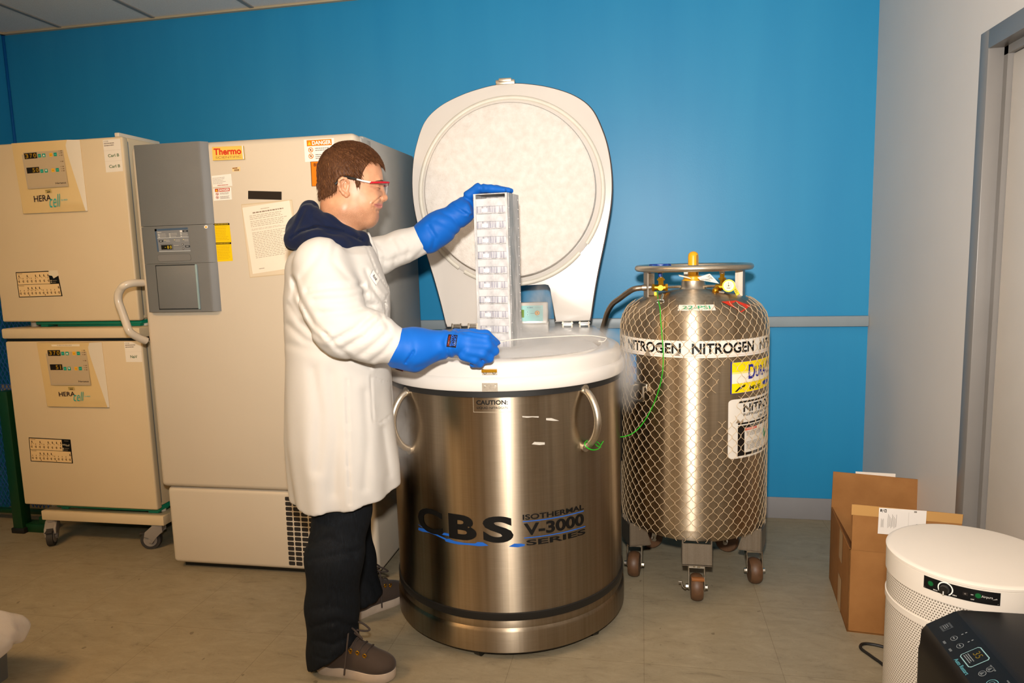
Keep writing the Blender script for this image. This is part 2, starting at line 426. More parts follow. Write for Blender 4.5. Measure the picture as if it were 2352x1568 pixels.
# ------------------------------------------------------------------ implicit surfaces (for cloth, skin, gloves)
def smin(a, b, k): h = np.clip(.5 + .5 * (b - a) / k, 0, 1); return b + (a - b) * h - k * h * (1 - h)
def smax(a, b, k): return -smin(-a, -b, k)
class Field:
    def __init__(s, lo, hi, h):
        s.lo = np.array(lo, float); s.h = h
        n = np.ceil((np.array(hi) - s.lo) / h).astype(int) + 1
        ax = [(s.lo[i] + h * np.arange(n[i])).astype(np.float32) for i in range(3)]
        s.X, s.Y, s.Z = np.meshgrid(*ax, indexing='ij'); s.d = np.full(s.X.shape, 9., np.float32)
    def cap(s, a, b, r1, r2=None, sq=(1, 1, 1)):
        r2 = r1 if r2 is None else r2; a = np.array(a, np.float32); b = np.array(b, np.float32); ba = (b - a) / np.array(sq); L = float((ba ** 2).sum()) + 1e-9
        x = (s.X - a[0]) / sq[0]; y = (s.Y - a[1]) / sq[1]; z = (s.Z - a[2]) / sq[2]
        t = np.clip((x * ba[0] + y * ba[1] + z * ba[2]) / L, 0, 1)
        return np.sqrt((x - ba[0] * t) ** 2 + (y - ba[1] * t) ** 2 + (z - ba[2] * t) ** 2) - (r1 + (r2 - r1) * t)
    def ell(s, c, r, R=None):
        x, y, z = s.X - c[0], s.Y - c[1], s.Z - c[2]
        if R is not None: x, y, z = [R[0, i] * x + R[1, i] * y + R[2, i] * z for i in range(3)]
        x, y, z = x / r[0], y / r[1], z / r[2]
        k0 = np.sqrt(x * x + y * y + z * z) + 1e-6; k1 = np.sqrt((x / r[0]) ** 2 + (y / r[1]) ** 2 + (z / r[2]) ** 2) + 1e-6
        return k0 * (k0 - 1) / k1
    def chain(s, pts, rs, k=.01, sq=(1, 1, 1)):
        d = None
        for i in range(len(pts) - 1):
            q = s.cap(pts[i], pts[i + 1], rs[i], rs[i + 1], sq); d = q if d is None else (smin(d, q, k) if k else np.minimum(d, q))
        return d
    def u(s, d, k=.01): s.d = smin(s.d, d, k) if k else np.minimum(s.d, d); return s
    def cut(s, d, k=.005): s.d = smax(s.d, -d, k); return s
    def mesh(s):
        d = s.d; inside = d < 0; nx, ny, nz = d.shape
        cs = [(i, j, k) for i in (0, 1) for j in (0, 1) for k in (0, 1)]
        sl = lambda A, c: A[c[0]:nx - 1 + c[0], c[1]:ny - 1 + c[1], c[2]:nz - 1 + c[2]]
        cnt = sum(sl(inside, c).astype(np.uint8) for c in cs); act = (cnt > 0) & (cnt < 8)
        idx = np.argwhere(act); ID = np.full(act.shape, -1, np.int64); ID[act] = np.arange(len(idx))
        val = {c: d[idx[:, 0] + c[0], idx[:, 1] + c[1], idx[:, 2] + c[2]] for c in cs}
        acc = np.zeros((len(idx), 3)); num = np.zeros(len(idx))
        for a in cs:
            for ax in range(3):
                if a[ax]: continue
                b = list(a); b[ax] = 1; b = tuple(b); va, vb = val[a], val[b]
                m = (va < 0) != (vb < 0); t = np.where(m, va / np.where(m, va - vb, 1), 0)
                p = np.tile(np.array(a, float), (len(idx), 1)); p[:, ax] += t
                acc[m] += p[m]; num[m] += 1
        V = s.lo + s.h * (idx + acc / num[:, None]); F = []
        for ax in range(3):
            a1, a2 = (ax + 1) % 3, (ax + 2) % 3
            A = inside; s0 = [slice(None)] * 3; s1 = [slice(None)] * 3; s0[ax] = slice(0, -1); s1[ax] = slice(1, None)
            df = A[tuple(s0)] != A[tuple(s1)]; e = np.argwhere(df)
            ok = (e[:, a1] > 0) & (e[:, a2] > 0) & (e[:, a1] < d.shape[a1] - 1) & (e[:, a2] < d.shape[a2] - 1); e = e[ok]
            ins = A[e[:, 0], e[:, 1], e[:, 2]]
            q = []
            for o1, o2 in ((-1, -1), (0, -1), (0, 0), (-1, 0)):
                c = e.copy(); c[:, a1] += o1; c[:, a2] += o2; q.append(ID[c[:, 0], c[:, 1], c[:, 2]])
            q = np.stack(q, 1); q[~ins] = q[~ins][:, ::-1]; F.append(q)
        return V, np.concatenate(F)
    def smooth_mesh(s, it=1):
        V, F = s.mesh()
        for _ in range(it):
            acc = np.zeros_like(V); n = np.zeros(len(V))
            for i in range(4):
                a, b = F[:, i], F[:, (i + 1) % 4]
                np.add.at(acc, a, V[b]); np.add.at(n, a, 1); np.add.at(acc, b, V[a]); np.add.at(n, b, 1)
            V = V * .5 + .5 * acc / np.maximum(n, 1)[:, None]
        return V, F
def soft_obj(name, V, F, mat, parent, label=None):
    off = np.array(ROOT[parent.name]); me = bpy.data.meshes.new(name)
    me.from_pydata((V - off).tolist(), [], F.tolist()); me.materials.append(mat)
    me.polygons.foreach_set('use_smooth', [True] * len(me.polygons)); me.update()
    o = bpy.data.objects.new(name, me); COL.objects.link(o); o.parent = parent; ROOT[o.name] = tuple(off)
    if label: o['label'] = label
    return o
# ------------------------------------------------------------------ the room
XL, XR, YB, YF, ZC = -3.73, 1.102, 3.708, -2.9, 2.797
def struct(name, mb, mats, parent=None):
    o = mb.build(name, mats, parent)
    if not parent: o['kind'] = 'structure'
    return o
struct('floor', MB().box((XL - .1, YF - .1, -.1), (XR + .25, YB + .1, 0)), M['floor'])
struct('wall_back', MB().box((XL - .1, YB, 0), (XR + .25, YB + .1, ZC + .1)), M['blue'])
struct('wall_left', MB().box((XL - .1, YF, 0), (XL, YB, ZC + .1)), M['blue'])
D0, D1, DT = 1.62, 2.56, 2.03
w = MB()
w.box((XR, YF, 0), (XR + .12, D0, ZC + .1)); w.box((XR, D1, 0), (XR + .12, YB, ZC + .1)); w.box((XR, D0, DT), (XR + .12, D1, ZC + .1))
struct('wall_right', w, M['white_wall'])
w = MB().box((XL - .1, YF - .1, 0), (XR + .25, YF, ZC + .1))
struct('wall_front', w, M['far_wall'])
w = MB()
for x, d_ in ((-3.2, .25), (-2.2, .22), (-.95, .16), (.12, .10), (.72, .16)): w.box((x - d_, YF, 0), (x + d_, YF + .03, 2.2))  # unseen dark panels added behind the camera for stripes reflected in the steel
struct('reflection_panels', w, M['far_dark'])
struct('ceiling', MB().box((XL - .1, YF - .1, ZC), (XR + .25, YB + .1, ZC + .08)), M['ceil'])
g = MB()
for i in range(-4, 9): x = -2.096 + .6105 * i; (XL < x < XR) and g.box((x - .012, YF, ZC - .006), (x + .012, YB, ZC + .001))
for j in range(6): y = YB - 1.22 * (j + 1); y > YF and g.box((XL, y - .012, ZC - .0055), (XR, y + .012, ZC + .001))
struct('trim_1', g, M['grid'])
g = MB(); g.box((XL, YB - .022, ZC - .012), (XR, YB, ZC - .001)); g.box((XL, YF, ZC - .012), (XL + .022, YB, ZC - .001)); g.box((XR - .022, YF, ZC - .012), (XR, YB, ZC - .001))
struct('trim_4', g, paint('ceiling_edge_angle', 'b9a787', .5))
struct('baseboard_back', MB().box((XL, YB - .008, 0), (XR, YB, .115), .003), M['base'])
struct('baseboard_right', MB().box((XR - .008, D1 + .06, 0), (XR, YB, .115), .003), M['base'])
b = MB(); b.box((XL, YB - .022, 1.012), (XR, YB, 1.066), .006)
struct('trim_2', b, M['rail'])
struct('trim_5', MB().box((XL, YB - .012, 0), (XL + .014, YB, ZC - .012), .003), paint('blue_corner_bead', '00589c', .4))
# door in the right wall
d = MB()
for (lo, hi) in (((XR - .016, D1 - .005, 0), (XR + .05, D1 + .055, DT + .055)), ((XR - .016, D0 - .055, 0), (XR + .05, D0 + .005, DT + .055)), ((XR - .016, D0, DT - .005), (XR + .05, D1, DT + .055))):
    d.box(lo, hi, .003)
d.box((XR + .03, D1 - .03, 0), (XR + .1, D1 - .004, DT)); d.box((XR + .03, D0 + .004, 0), (XR + .1, D0 + .03, DT)); d.box((XR + .03, D0, DT - .03), (XR + .1, D1, DT - .004))
door = MB().box((XR + .045, D0 + .008, .01), (XR + .088, D1 - .032, DT - .032), .002).build('door_1', M['door']); door['kind'] = 'structure'
fr = d.build('door_frame', M['frame'], door)
# ceiling light fittings (unseen, added out of the frame as warm ambient fill)
def troffer(cx, cy, label, strength, warm):
    t = thing('ceiling_light', label, 'light', (cx, cy, ZC), 'recessed ceiling lights')
    f = MB(); a, b2 = .60, .30
    f.box((cx - a, cy - b2, ZC - .012), (cx + a, cy - b2 + .02, ZC)); f.box((cx - a, cy + b2 - .02, ZC - .012), (cx + a, cy + b2, ZC))
    f.box((cx - a, cy - b2, ZC - .012), (cx - a + .02, cy + b2, ZC)); f.box((cx + a - .02, cy - b2, ZC - .012), (cx + a, cy + b2, ZC))
    f.build('frame', M['grid'], t)
    k = N('warm_lamp_diffuser'); k.set(Base_Color=(1, .9, .75, 1), Emission_Color=warm + (1,), Emission_Strength=strength)
    MB().box((cx - a + .02, cy - b2 + .02, ZC - .008), (cx + a - .02, cy + b2 - .02, ZC - .002)).build('diffuser', k.m, t)
troffer(-2.75, .6, 'unseen rectangular ceiling light ahead of the left cream cabinets', 25.0, (1, .60, .27))
troffer(-.6, -.6, 'unseen rectangular ceiling light behind the photographer', 8.0, (1, .76, .52))
troffer(-2.6, -1.6, 'unseen rectangular ceiling light in the far rear left of the room', 13.0, (1, .66, .36))
# ------------------------------------------------------------------ stacked incubators, stand, upright freezer
IY = 2.90                                # front plane of the incubator doors
def incubator(name, label, tl, tr, bl, br, zpix, panel, glass, logo, badge, tagsheet, sticker, temps, torn, tray_z, ptop):
    """tl.. are the four door corners in the photograph, all on the door's front plane."""
    c = [on_y(*p, IY) for p in (tl, tr, bl, br)]
    x0 = -3.108; x1 = -2.342; z0 = c[3][2]; z1 = c[1][2]
    t = thing(name, label, 'incubator', ((x0 + x1) / 2, IY + .35, z0))
    MB().box((x0 + .012, IY + .052, z0 + .004), (x1 - .012, YB - .06, z1 + .004), .012).build('cabinet', M['cream'], t)
    MB().box((x0 + .012, IY + .036, z0 + .02), (x1 - .012, IY + .055, z1 - .015), .004).build('door_seal', M['ult_side'], t)
    dr = MB().box((x0, IY, z0), (x1, IY + .038, z1), .009, seg=3).build('door', M['cream'], t)
    # control console: raised wedge with a curved right flank
    q = [on_y(*p, IY) for p in panel]        # tl, tr, bl, br
    (ax, az), (bx, bz), (cx_, cz), (dx, dz) = [(p[0], p[2]) for p in q]
    top = z1 - .004
    m = MB(); th = .022
    K = 14
    def flank(s):                            # right edge of the raised face, s 0 at top .. 1 at bottom
        return bx - .062 + .004 * math.sin(s * PI) + (dx - bx + .058) * max(0, (s - .12) / .88) ** 1.25 if s > .0 else bx - .05
    rows = []
    for i in range(K + 1):
        s_ = i / K; z = top + (cz - top) * s_; lx = ax + (cx_ - ax) * s_; th_s = th * (1 - .55 * s_); rx = flank(s_); ox = bx + (dx - bx) * s_
        rx = min(rx, ox - .002)
        rows.append([(lx, IY, z), (lx + .012, IY - th_s, z), (rx, IY - th_s, z), (ox, IY - .002, z), (ox, IY + .004, z)])
    V = [p for r in rows for p in r]; F = []; mi = []
    for i in range(K):
        for j in range(4): F.append((i * 5 + j, (i + 1) * 5 + j, (i + 1) * 5 + j + 1, i * 5 + j + 1)); mi.append(1 if j == 2 else 0)
    for f, j in zip(F, mi): pass
    o0 = len(m.v); m.add(V, []); 
    for f, j in zip(F, mi): m.f.append(tuple(i + o0 for i in f)); m.m.append(j); m.s.append(True)
    m.add([rows[-1][0], rows[-1][1], rows[-1][2], rows[-1][3], rows[-1][4]], [(0, 1, 2, 3, 4)]); m.add(rows[0], [(4, 3, 2, 1, 0)])
    con = m.build('control_console', [M['cream_panel'], M['cream_panel2']], t)
    # keypad foil with displays and keys
    Y2 = IY - .0165
    fn = flat_y(*glass, Y2)
    s = Sheet(fn, base=.0035)
    s.rect(-.04, -.05, 1.0, 1.07, 'b9a68a', 0); s.rect(0, 0, 1, 1, 'bfa987', 1)
    for (v0, v1) in ((.79, .955), (.385, .55)): s.rect(.02, v0, .34, v1, '1d1206', 2)
    s.text('3', .05, .815, .12, .93, 'b58a12', 3, .01); s.text('7', .16, .815, .22, .93, 'b58a12', 3, .01); s.text('0', .25, .815, .32, .93, 'b58a12', 3, .01)
    s.text(temps[0], .17, .41, .23, .525, 'b58a12', 3, .01); s.text(temps[1], .26 if temps[1] != '1' else .28, .41, .32 if temps[1] != '1' else .30, .525, 'b58a12', 3, .01)
    for v, dn in ((.85, 0), (.42, 1)):
        for u, h in ((.36, '11977c'), (.47, '11977c'), (.645, 'eeb02a'), (.755, '11977c')):
            s.rect(u, v - .045, u + .078, v + .055, h, 2)
        s.poly([(.482, v - .02), (.536, v - .02), (.509, v + .035)] if not dn else [(.482, v + .035), (.536, v + .035), (.509, v - .02)], 'f0eee0', 3)
        s.rect(.375, v - .004, .422, v + .008, '7fd0bd', 3); s.rect(.66, v - .01, .708, v + .0, '9a6a10', 3); s.rect(.77, v - .002, .818, v + .01, '7fd0bd', 3)
    for v in (.93, .875, .81, .64, .5, .44, .38): s.rect(.89, v, .905, v + .018, '6a5238', 2); s.rect(.925, v - .005, .972, v + .022, '8a7150', 2)
    s.text('Heraeus', .70, .035, .965, .085, '2a1a14', 2, .02)
    s.build('keypad', con)
    s = Sheet(flat_y(*logo, IY - .012), base=.003)
    s.text('HERA', 0, .5, .52, .94, '30171a', 1, .012); s.text('cell', .45, .0, .80, .92, '2aa79a', 2, -.005, .35); s.text('240', .80, .40, 1.0, .52, '7db6a6', 1, .02)
    s.build('nameplate', con)
    s = Sheet(flat_y(*badge, IY - .014), base=.003); s.rect(0, 0, 1, 1, 'c2a661'); s.scribble(.1, .55, .9, .9, 1, '5c4a20'); s.rect(.25, .12, .8, .42, '4a3a18', 1)
    s.build('inventory_sticker', con)
    s = Sheet(flat_y(*tagsheet[0], IY)); n = len(tagsheet[1]) + 1
    s.rect(0, 0, 1, 1, 'f0e4d2'); s.text('CO2I', .05, 1 - .22 / n, .30, 1 - .08 / n, '7a6a5c', 1); s.scribble(.05, 1 - .62 / n, .7, 1 - .24 / n, 2, '9a8a7a', words=5)
    for i, nm in enumerate(tagsheet[1]):
        v1 = 1 - (i + 1) / n; s.rect(.0, v1, 1, v1 + .006, 'd8c9b2', 1); s.text(nm, .22 if len(nm) > 3 else .30, v1 - .62 / n, .86 if len(nm) > 3 else .72, v1 - .34 / n, '4a6a3a', 2, .015)
    s.build('paper_label', dr)
    # pictogram instruction sticker
    s = Sheet(flat_y(*sticker, IY)); s.rect(0, 0, 1, 1, '1a0f08'); s.rect(.018, .505, .965, .965 if not torn else .965, 'e6c590', 1); s.rect(.018, .03, .975, .488, 'e6c590', 1)
    if torn:
        s.poly([(.79, .965), (1.0, 1.01), (1.0, .80), (.86, .70), (.84, .80), (.79, .84)], 'e3d2b4', 2); s.poly([(.79, 1.01), (1.01, 1.01), (1.01, .80), (.90, .86), (.84, .90), (.80, .96)], 'e3d2b4', 3)
        s.poly([(.78, .505), (.98, .505), (.98, .78), (.88, .70), (.86, .80), (.78, .83)], '0c0806', 4)
    else:
        s.rect(.79, .505, 1.0, 1.0, '0c0806', 2); s.text('HERA', .80, .74, .90, .80, 'd8c9a8', 3); s.text('cell', .88, .71, .97, .80, 'd8c9a8', 3, 0, .3); s.rect(.85, .92, .95, .94, '8a7a60', 3)
    s.rect(.80, .60, .83, .64, 'cbb890', 5); s.rect(.845, .61, .95, .63, '8a7a60', 5); s.rect(.80, .54, .83, .57, 'cbb890', 5); s.rect(.845, .54, .92, .56, '8a7a60', 5)
    rnd = random.Random(3)
    for (v0, v1, k, ue) in ((.52, .95, 8, .74), (.05, .47, 11, .93)):
        H = v1 - v0; s.rect(.04, v1 - .07 * H, .16, v1 - .03 * H, '8a6a40', 2)
        for i in range(k):
            u = .05 + (ue - .05) * i / (k - 1)
            s.rect(u, v0 + .14 * H, u + .024, v0 + .22 * H, '5a3a1c', 2); s.rect(u, v0 + .24 * H, u + .024, v0 + .34 * H, '6a4a28', 2); s.rect(u - .018, v0 + .2 * H, u - .006, v0 + .3 * H, 'a98a58', 2)
            if rnd.random() < .8: s.ell(u + .01, v0 + .5 * H, .008, .03 * H / .4, '7a5a34', 2, 8)
            if rnd.random() < .6: s.ell(u + .02, v0 + .72 * H, .011, .05 * H / .4, '4a2e16', 2, 8); s.poly([(u + .02, v0 + .7 * H), (u + .026, v0 + .72 * H), (u + .075, v0 + .5 * H), (u + .069, v0 + .48 * H)], '8a6a40', 2)
    s.ell(.26, .075, .011, .022, '3a2210', 3, 10); s.ell(.62, .075, .011, .022, '3a2210', 3, 10)
    s.build('instruction_sticker', dr)
    # green drip tray frame and feet under the cabinet
    g = MB(); za = tray_z
    if za is not None:
        g.box((x0 + .14, IY + .05, za + .012), (x1 - .03, YB - .2, z0 - .002), .006); g.box((x0 + .16, IY + .06, za + .002), (x0 + .20, IY + .14, za + .014)); g.box((x0 + .24, IY + .075, za), (x1 - .13, YB - .3, za + .014), .004); g.box((x1 - .10, IY + .06, za + .002), (x1 - .045, IY + .14, za + .014))
        g.build('base_tray', M['green_plastic'], t, 'green plastic base tray')
    for (fx, fy) in ((x0 + .085, IY + .10), (x1 - .05, IY + .10), (x0 + .085, YB - .15), (x1 - .05, YB - .15)):
        MB().cyl((fx, fy, za), (fx, fy, za + .025), .016).cyl((fx, fy, za + .025), (fx, fy, z0 + .006), .011).build('foot', M['cream_panel2'], t)
    return t, x0, x1, z0, z1
UP = incubator('incubator', 'upper cream incubator of the stacked pair, its display reading 5.0 and its sticker torn', (-2, 335), (275, 313), (12, 742), (322, 736), 0,
          ((31, 334), (184, 322), (53, 491), (202, 483)),
          ((54, 349), (146, 341), (68, 430), (157, 424)),
          ((78, 448), (154, 441), (82, 480), (158, 473)),
          ((104, 436), (118, 434), (106, 444), (120, 442)),
          (((236, 322), (276, 318), (244, 396), (283, 393)), ['Carl B', 'Carl B']),
          ((36, 625), (132, 621), (44, 683), (144, 680)), ('5', '0'), True, 1.121, 335)
LO = incubator('incubator', 'lower cream incubator of the stacked pair, on casters, its display reading 5.1', (5, 787), (327, 783), (57, 1163), (362, 1172), 0,
          ((88, 786), (234, 783), (108, 932), (252, 933)),
          ((108, 800), (199, 799), (121, 880), (209, 880)),
          ((135, 898), (207, 897), (139, 921), (210, 920)),
          ((157, 888), (171, 888), (158, 895), (172, 895)),
          (((285, 785), (323, 783), (290, 831), (327, 831)), ['NaV']),
          ((66, 1004), (162, 1009), (71, 1059), (168, 1064)), ('5', '1'), False, .178, 787)
# pale strip label above the lower keypad, cabinet top bar of the lower unit
s = Sheet(flat_y((119, 791), (184, 790), (120, 795), (184, 795), IY - .020), base=.003); s.rect(0, 0, 1, 1, 'f0dfc0'); s.scribble(.2, .3, .85, .8, 1, 'b59a70', fill=.6)
s.build('strip_label', LO[0])
MB().box((LO[1] - .002, IY - .012, 1.071), (LO[2] + .004, YB - .07, 1.121), .008).build('top_cover', M['cream'], LO[0])
MB().box((LO[1] + .004, IY + .01, 1.052), (LO[2] - .004, YB - .1, 1.073)).build('top_gap_seal', M['gasket'], LO[0])
b = MB().box((UP[2] - .055, IY + .02, UP[4] + .002), (UP[2] - .03, IY + .30, UP[4] + .022), .004); b.build('hinge_cover', M['cream_panel2'], UP[0])
# rolling stand under the lower incubator
st = thing('rolling_stand', 'cream steel rolling stand on grey casters under the lower incubator', 'stand', (-2.72, 3.25, 0))
f = MB(); sx0, sx1, sy0, sy1 = -3.04, -2.335, 2.925, YB - .08
z0, z1 = .128, .178
f.box((sx0, sy0, z0), (sx1, sy0 + .05, z1), .005); f.box((sx0, sy1 - .05, z0), (sx1, sy1, z1), .005); f.box((sx0 + .002, sy0 + .045, z0 + .001), (sx0 + .048, sy1 - .045, z1 - .001)); f.box((sx1 - .048, sy0 + .045, z0 + .001), (sx1 - .002, sy1 - .045, z1 - .001))
f.build('frame', M['cream'], st)
def caster(parent, x, y, ang, R=.048, zt=.128):
    c = MB(); d = np.array([math.cos(ang), math.sin(ang), 0]); n_ = np.array([-d[1], d[0], 0]); ax = np.array([x, y, 0]); hub = ax + d * .03 + (0, 0, R)
    body = [(-.035, zt - .004), (.012, zt - .004), (.05, zt - .035), (.056, R + .018), (.03, R + .020), (.034, R - .012), (.016, R - .016), (-.004, R + .02), (-.036, zt - .04)]
    for sgn in (-1, 1):
        c.prism(body, lambda a, b, e: ax + d * a + n_ * (sgn * .021 + e) + np.array([0, 0, b]), -.006, .006, .003)
    c.prism([(-.035, zt - .004), (.012, zt - .004), (.048, zt - .034), (.04, zt - .045), (-.034, zt - .03)], lambda a, b, e: ax + d * a + n_ * e + np.array([0, 0, b]), -.024, .024, .004)
    c.cyl(ax + (0, 0, zt - .01), ax + (0, 0, zt), .024)
    o = c.build('caster', M['caster_grey'], parent)
    w = MB(); w.cyl(hub - n_ * .014, hub + n_ * .014, R, n=32); w.build('tyre', M['tyre'], o)
    h = MB(); h.cyl(hub - n_ * .0165, hub + n_ * .0165, R * .68, n=24); h.cyl(hub - n_ * .028, hub + n_ * .028, .009); h.build('wheel_hub', M['caster_grey'], o)
    b = MB().box((-.02, -.02, 0), (.03, .02, .006)); b = MB(); p = ax + d * .066 + (0, 0, R + .035); b.box(p - (.016, .016, .004), p + (.016, .016, .004), .002, R=rotz(ang), about=p); b.build('brake_lever', M['tyre'], o)
    return o
caster(st, -3.0, 2.945, math.radians(-60)); caster(st, -2.40, 2.955, math.radians(196)); caster(st, -3.0, 3.5, .4); caster(st, -2.42, 3.5, 2.4)

# ---------------- upright ultra-low freezer
FY = 2.735
fz = thing('upright_freezer', 'tall almond upright laboratory freezer with a grey control column, left of the man', 'freezer', (-1.66, 3.1, 0))
fx0 = on_y(370, 1120, FY)[0]; fx1 = -1.143; bx0 = on_y(398, 1290, FY + .015)[0]
zb = on_y(398, 1292, FY + .015)[2]; zk = on_y(500, 1123, FY)[2]; zt = on_y(600, 317, FY)[2]
dth = .085
MB().box((bx0, FY + dth + .02, zk - .01), (fx1 - .004, 3.50, zt + .004), .012).build('cabinet', M['ult_side'], fz)
bs = MB().box((bx0, FY + .015, zb), (fx1 - .002, 3.49, zk - .004), .022, seg=4); bs.build('lower_housing', M['ult'], fz)
MB().box((bx0 + .03, FY + .06, .0), (fx1 - .04, 3.42, zb + .01)).build('plinth', M['black'], fz)
dr = MB().box((fx0, FY, zk), (fx1, FY + dth, zt), .024, seg=4).build('door', M['ult'], fz)
MB().box((fx0 + .02, FY + dth - .004, zk + .01), (fx1 - .012, FY + dth + .024, zt - .01), .004).build('door_gasket', M['ult_side'], fz)
for z in (zt - .035, zk + .06): MB().box((fx1 - .05, FY + dth - .03, z - .012), (fx1 + .006, FY + dth + .07, z + .022), .004).build('door_hinge', M['ult_side'], fz)
MB().box((fx1 - .006, FY + .30, zb + .02), (fx1 - .0005, FY + .31, zk - .02)).build('panel_seam', M['gasket'], fz)
# grey control column standing proud of the door
PY = FY - .024
gl = [on_y(*p, PY) for p in ((302, 334), (470, 326), (340, 717), (506, 713))]
def colpanel(name, za, zb_, extra=0, right=0.0):
    m = MB(); x0 = gl[0][0] + .002; x1 = gl[1][0] + right
    prof = [(x0, FY), (x0 + .004, PY + .006), (x0 + .016, PY), (x1 - .034, PY), (x1 - .022, PY + .003), (x1, FY)]
    m.loft([[(p[0], p[1], za) for p in prof], [(p[0], p[1], zb_) for p in prof]], smooth=False)
    return m.build(name, M['ult_grey'], dr)
zs = [gl[0][2] , on_y(400, 518, PY)[2], on_y(400, 605, PY)[2], gl[2][2]]
c1 = colpanel('upper_column_cover', zs[1] + .0015, zs[0]); c2 = colpanel('control_column', zs[2] + .001, zs[1] - .0015); c3 = colpanel('lower_column_cover', zs[3], zs[2])
# framed access hatch
a = on_y(357, 609, PY); b = on_y(450, 606, PY); c_ = on_y(366, 711, PY); d_ = on_y(459, 709, PY)
m = MB(); hx0, hx1, hz0, hz1 = a[0], b[0], c_[2], a[2]
for lo, hi in (((hx0, hz0), (hx1, hz0 + .003)), ((hx0, hz1 - .003), (hx1, hz1)), ((hx0, hz0), (hx0 + .003, hz1))): m.box((lo[0], PY - .0012, lo[1]), (hi[0], PY + .002, hi[1]))
m.build('hatch_groove', M['gasket'], c3)
MB().box((hx0 + .004, PY - .004, hz0 + .004), (hx1 - .002, PY + .002, hz1 - .004), .002).build('hatch_door', M['ult_grey'], c3)
MB().box((hx1 - .003, PY - .007, hz0), (hx1 + .006, PY + .002, hz1), .003).build('hatch_grip', paint('pale_teal_edge', '8fa3a3', .3), c3)
# rounded blank recess outline
s = Sheet(flat_y((361, 585), (437, 582), (364, 601), (440, 598), PY)); r = []
for (u, v, q) in ((.94, .72, 0), (.06, .72, 1), (.06, .28, 2), (.94, .28, 3)):
    r += [(u + .06 * math.cos(t), v + .28 * math.sin(t)) for t in np.linspace(q * PI / 2, (q + 1) * PI / 2, 6)]
s.poly(r, '55524e', 0); s.poly([(.5 + (p[0] - .5) * .985, .5 + (p[1] - .5) * .93) for p in r], '757370', 1); s.build('blank_plate', c2)
# status panel
s = Sheet(flat_y((355, 526), (431, 522), (362, 578), (438, 576), PY)); s.rect(0, 0, .06, 1, '47586c'); s.rect(.0, .9, 1.0, 1, '47586c'); s.rect(.05, 0, 1, .91, '7c7d7e', 1)
s.rect(.05, .58, 1, .605, 'b4b6b6', 2); s.rect(.05, -.01, 1, .02, 'b4b6b6', 2); s.text('Revco', .09, .83, .20, .87, 'e2ddd4', 3, .02); s.rect(.76, .81, .83, .89, 'dcd8d0', 3); s.rect(.84, .81, 1.0, .89, '2d2f33', 3); s.scribble(.88, .83, .97, .87, 1, 'bbbbbb', 4)
for u in (.09, .42, .76):
    for v in (.75, .69, .62): s.rect(u, v, u + .05, v + .022, 'e8e4da', 3); s.scribble(u + .06, v - .005, u + .25, v + .04, 1, 'a7a49e', 3, fill=.55, words=4)
s.rect(.09, .42, .22, .50, '2d2f33', 3); s.scribble(.12, .44, .19, .48, 1, 'dddddd', 4, words=2)
for u in (.26, .55, .82): s.rect(u, .48, u + .03, .51, 'd8c88a', 3); s.scribble(u + .04, .41, u + .18, .52, 2, 'a7a49e', 3, words=3)
s.rect(.12, .07, .5, .33, '6a6a6a', 2); s.rect(.14, .09, .46, .28, '120d05', 3); s.rect(.245, .175, .285, .195, 'c9b02c', 4); s.text('8', .32, .12, .37, .25, 'c9b02c', 4, .01); s.text('0', .40, .12, .45, .25, 'c9b02c', 4, .01)
s.rect(.5, .2, .8, .207, '55565a', 3); s.scribble(.52, .22, .68, .28, 1, 'a7a49e', 3, words=4)
for v in (.29, .10): s.ell(.79, v, .028, .042, '3a3a3e', 3, 14); s.ell(.79, v, .012, .018, 'e8e4da', 4, 10)
s.rect(.86, .155, 1.0, .24, '2d2f33', 3); s.scribble(.89, .18, .97, .22, 1, 'dddddd', 4, words=2)
s.build('status_panel', c2)
s = Sheet(flat_y((469, 517), (478, 517), (469, 525), (478, 525), PY)); s.ell(.5, .5, .5, .5, 'e8e4dc', 1); s.ell(.5, .45, .26, .28, 'd8a428', 2, 12); s.build('warning_dot', c2)
# handle bar at the left edge
hp = [on_y(*p, FY - .01) for p in ((312, 650), (304, 655), (297, 662), (291, 674), (291, 690), (298, 710), (308, 738), (316, 758))]
path = [hp[0] + (.02, .02, 0), hp[0] + (0, -.03, 0)] + [p + (0, -.05, 0) for p in hp[1:]] + [hp[-1] + (.015, -.02, -.03), hp[-1] + (.03, .012, -.05)]
MB().tube(spline(path, 5), .0165, 14).build('handle', paint('pale_handle_enamel', 'cfc2ae', .25), dr)
# badge and stickers
bdg = flat_y((489, 338), (560, 335), (491, 369), (563, 366), FY)
m = MB().prism([(0, 0), (1, 0), (1, 1), (0, 1)], lambda a, b, e: bdg(a, b, e), .0005, .006); m.build('badge', ink('c9a544'), dr)
s = Sheet(lambda u, v, o: bdg(u, v, o + .0062)); s.rect(0, 0, .985, .985, 'f2bf58'); s.rect(.965, .02, 1, 1, 'e8e6e4', 1); s.text('Thermo', .05, .38, .93, .88, 'd02814', 2, .03); s.text('SCIENTIFIC', .10, .12, .91, .28, '9a7434', 2)
s.build('badge_face', dr)
def sticker(name, tl, tr, bl, br, paintfn, y=FY):
    s = Sheet(flat_y(tl, tr, bl, br, y)); paintfn(s); return s.build(name, dr)
def f_asset(s): s.rect(0, 0, 1, 1, 'e8c78e'); s.scribble(.05, .6, .85, .95, 1, '8a5a34', words=3, fill=.7); s.rect(.25, .12, .85, .5, '6b4a2c', 1); s.rect(.3, .2, .8, .42, 'a8845a', 2)
sticker('asset_label', (533, 385), (552, 383), (534, 394), (552, 393), f_asset)
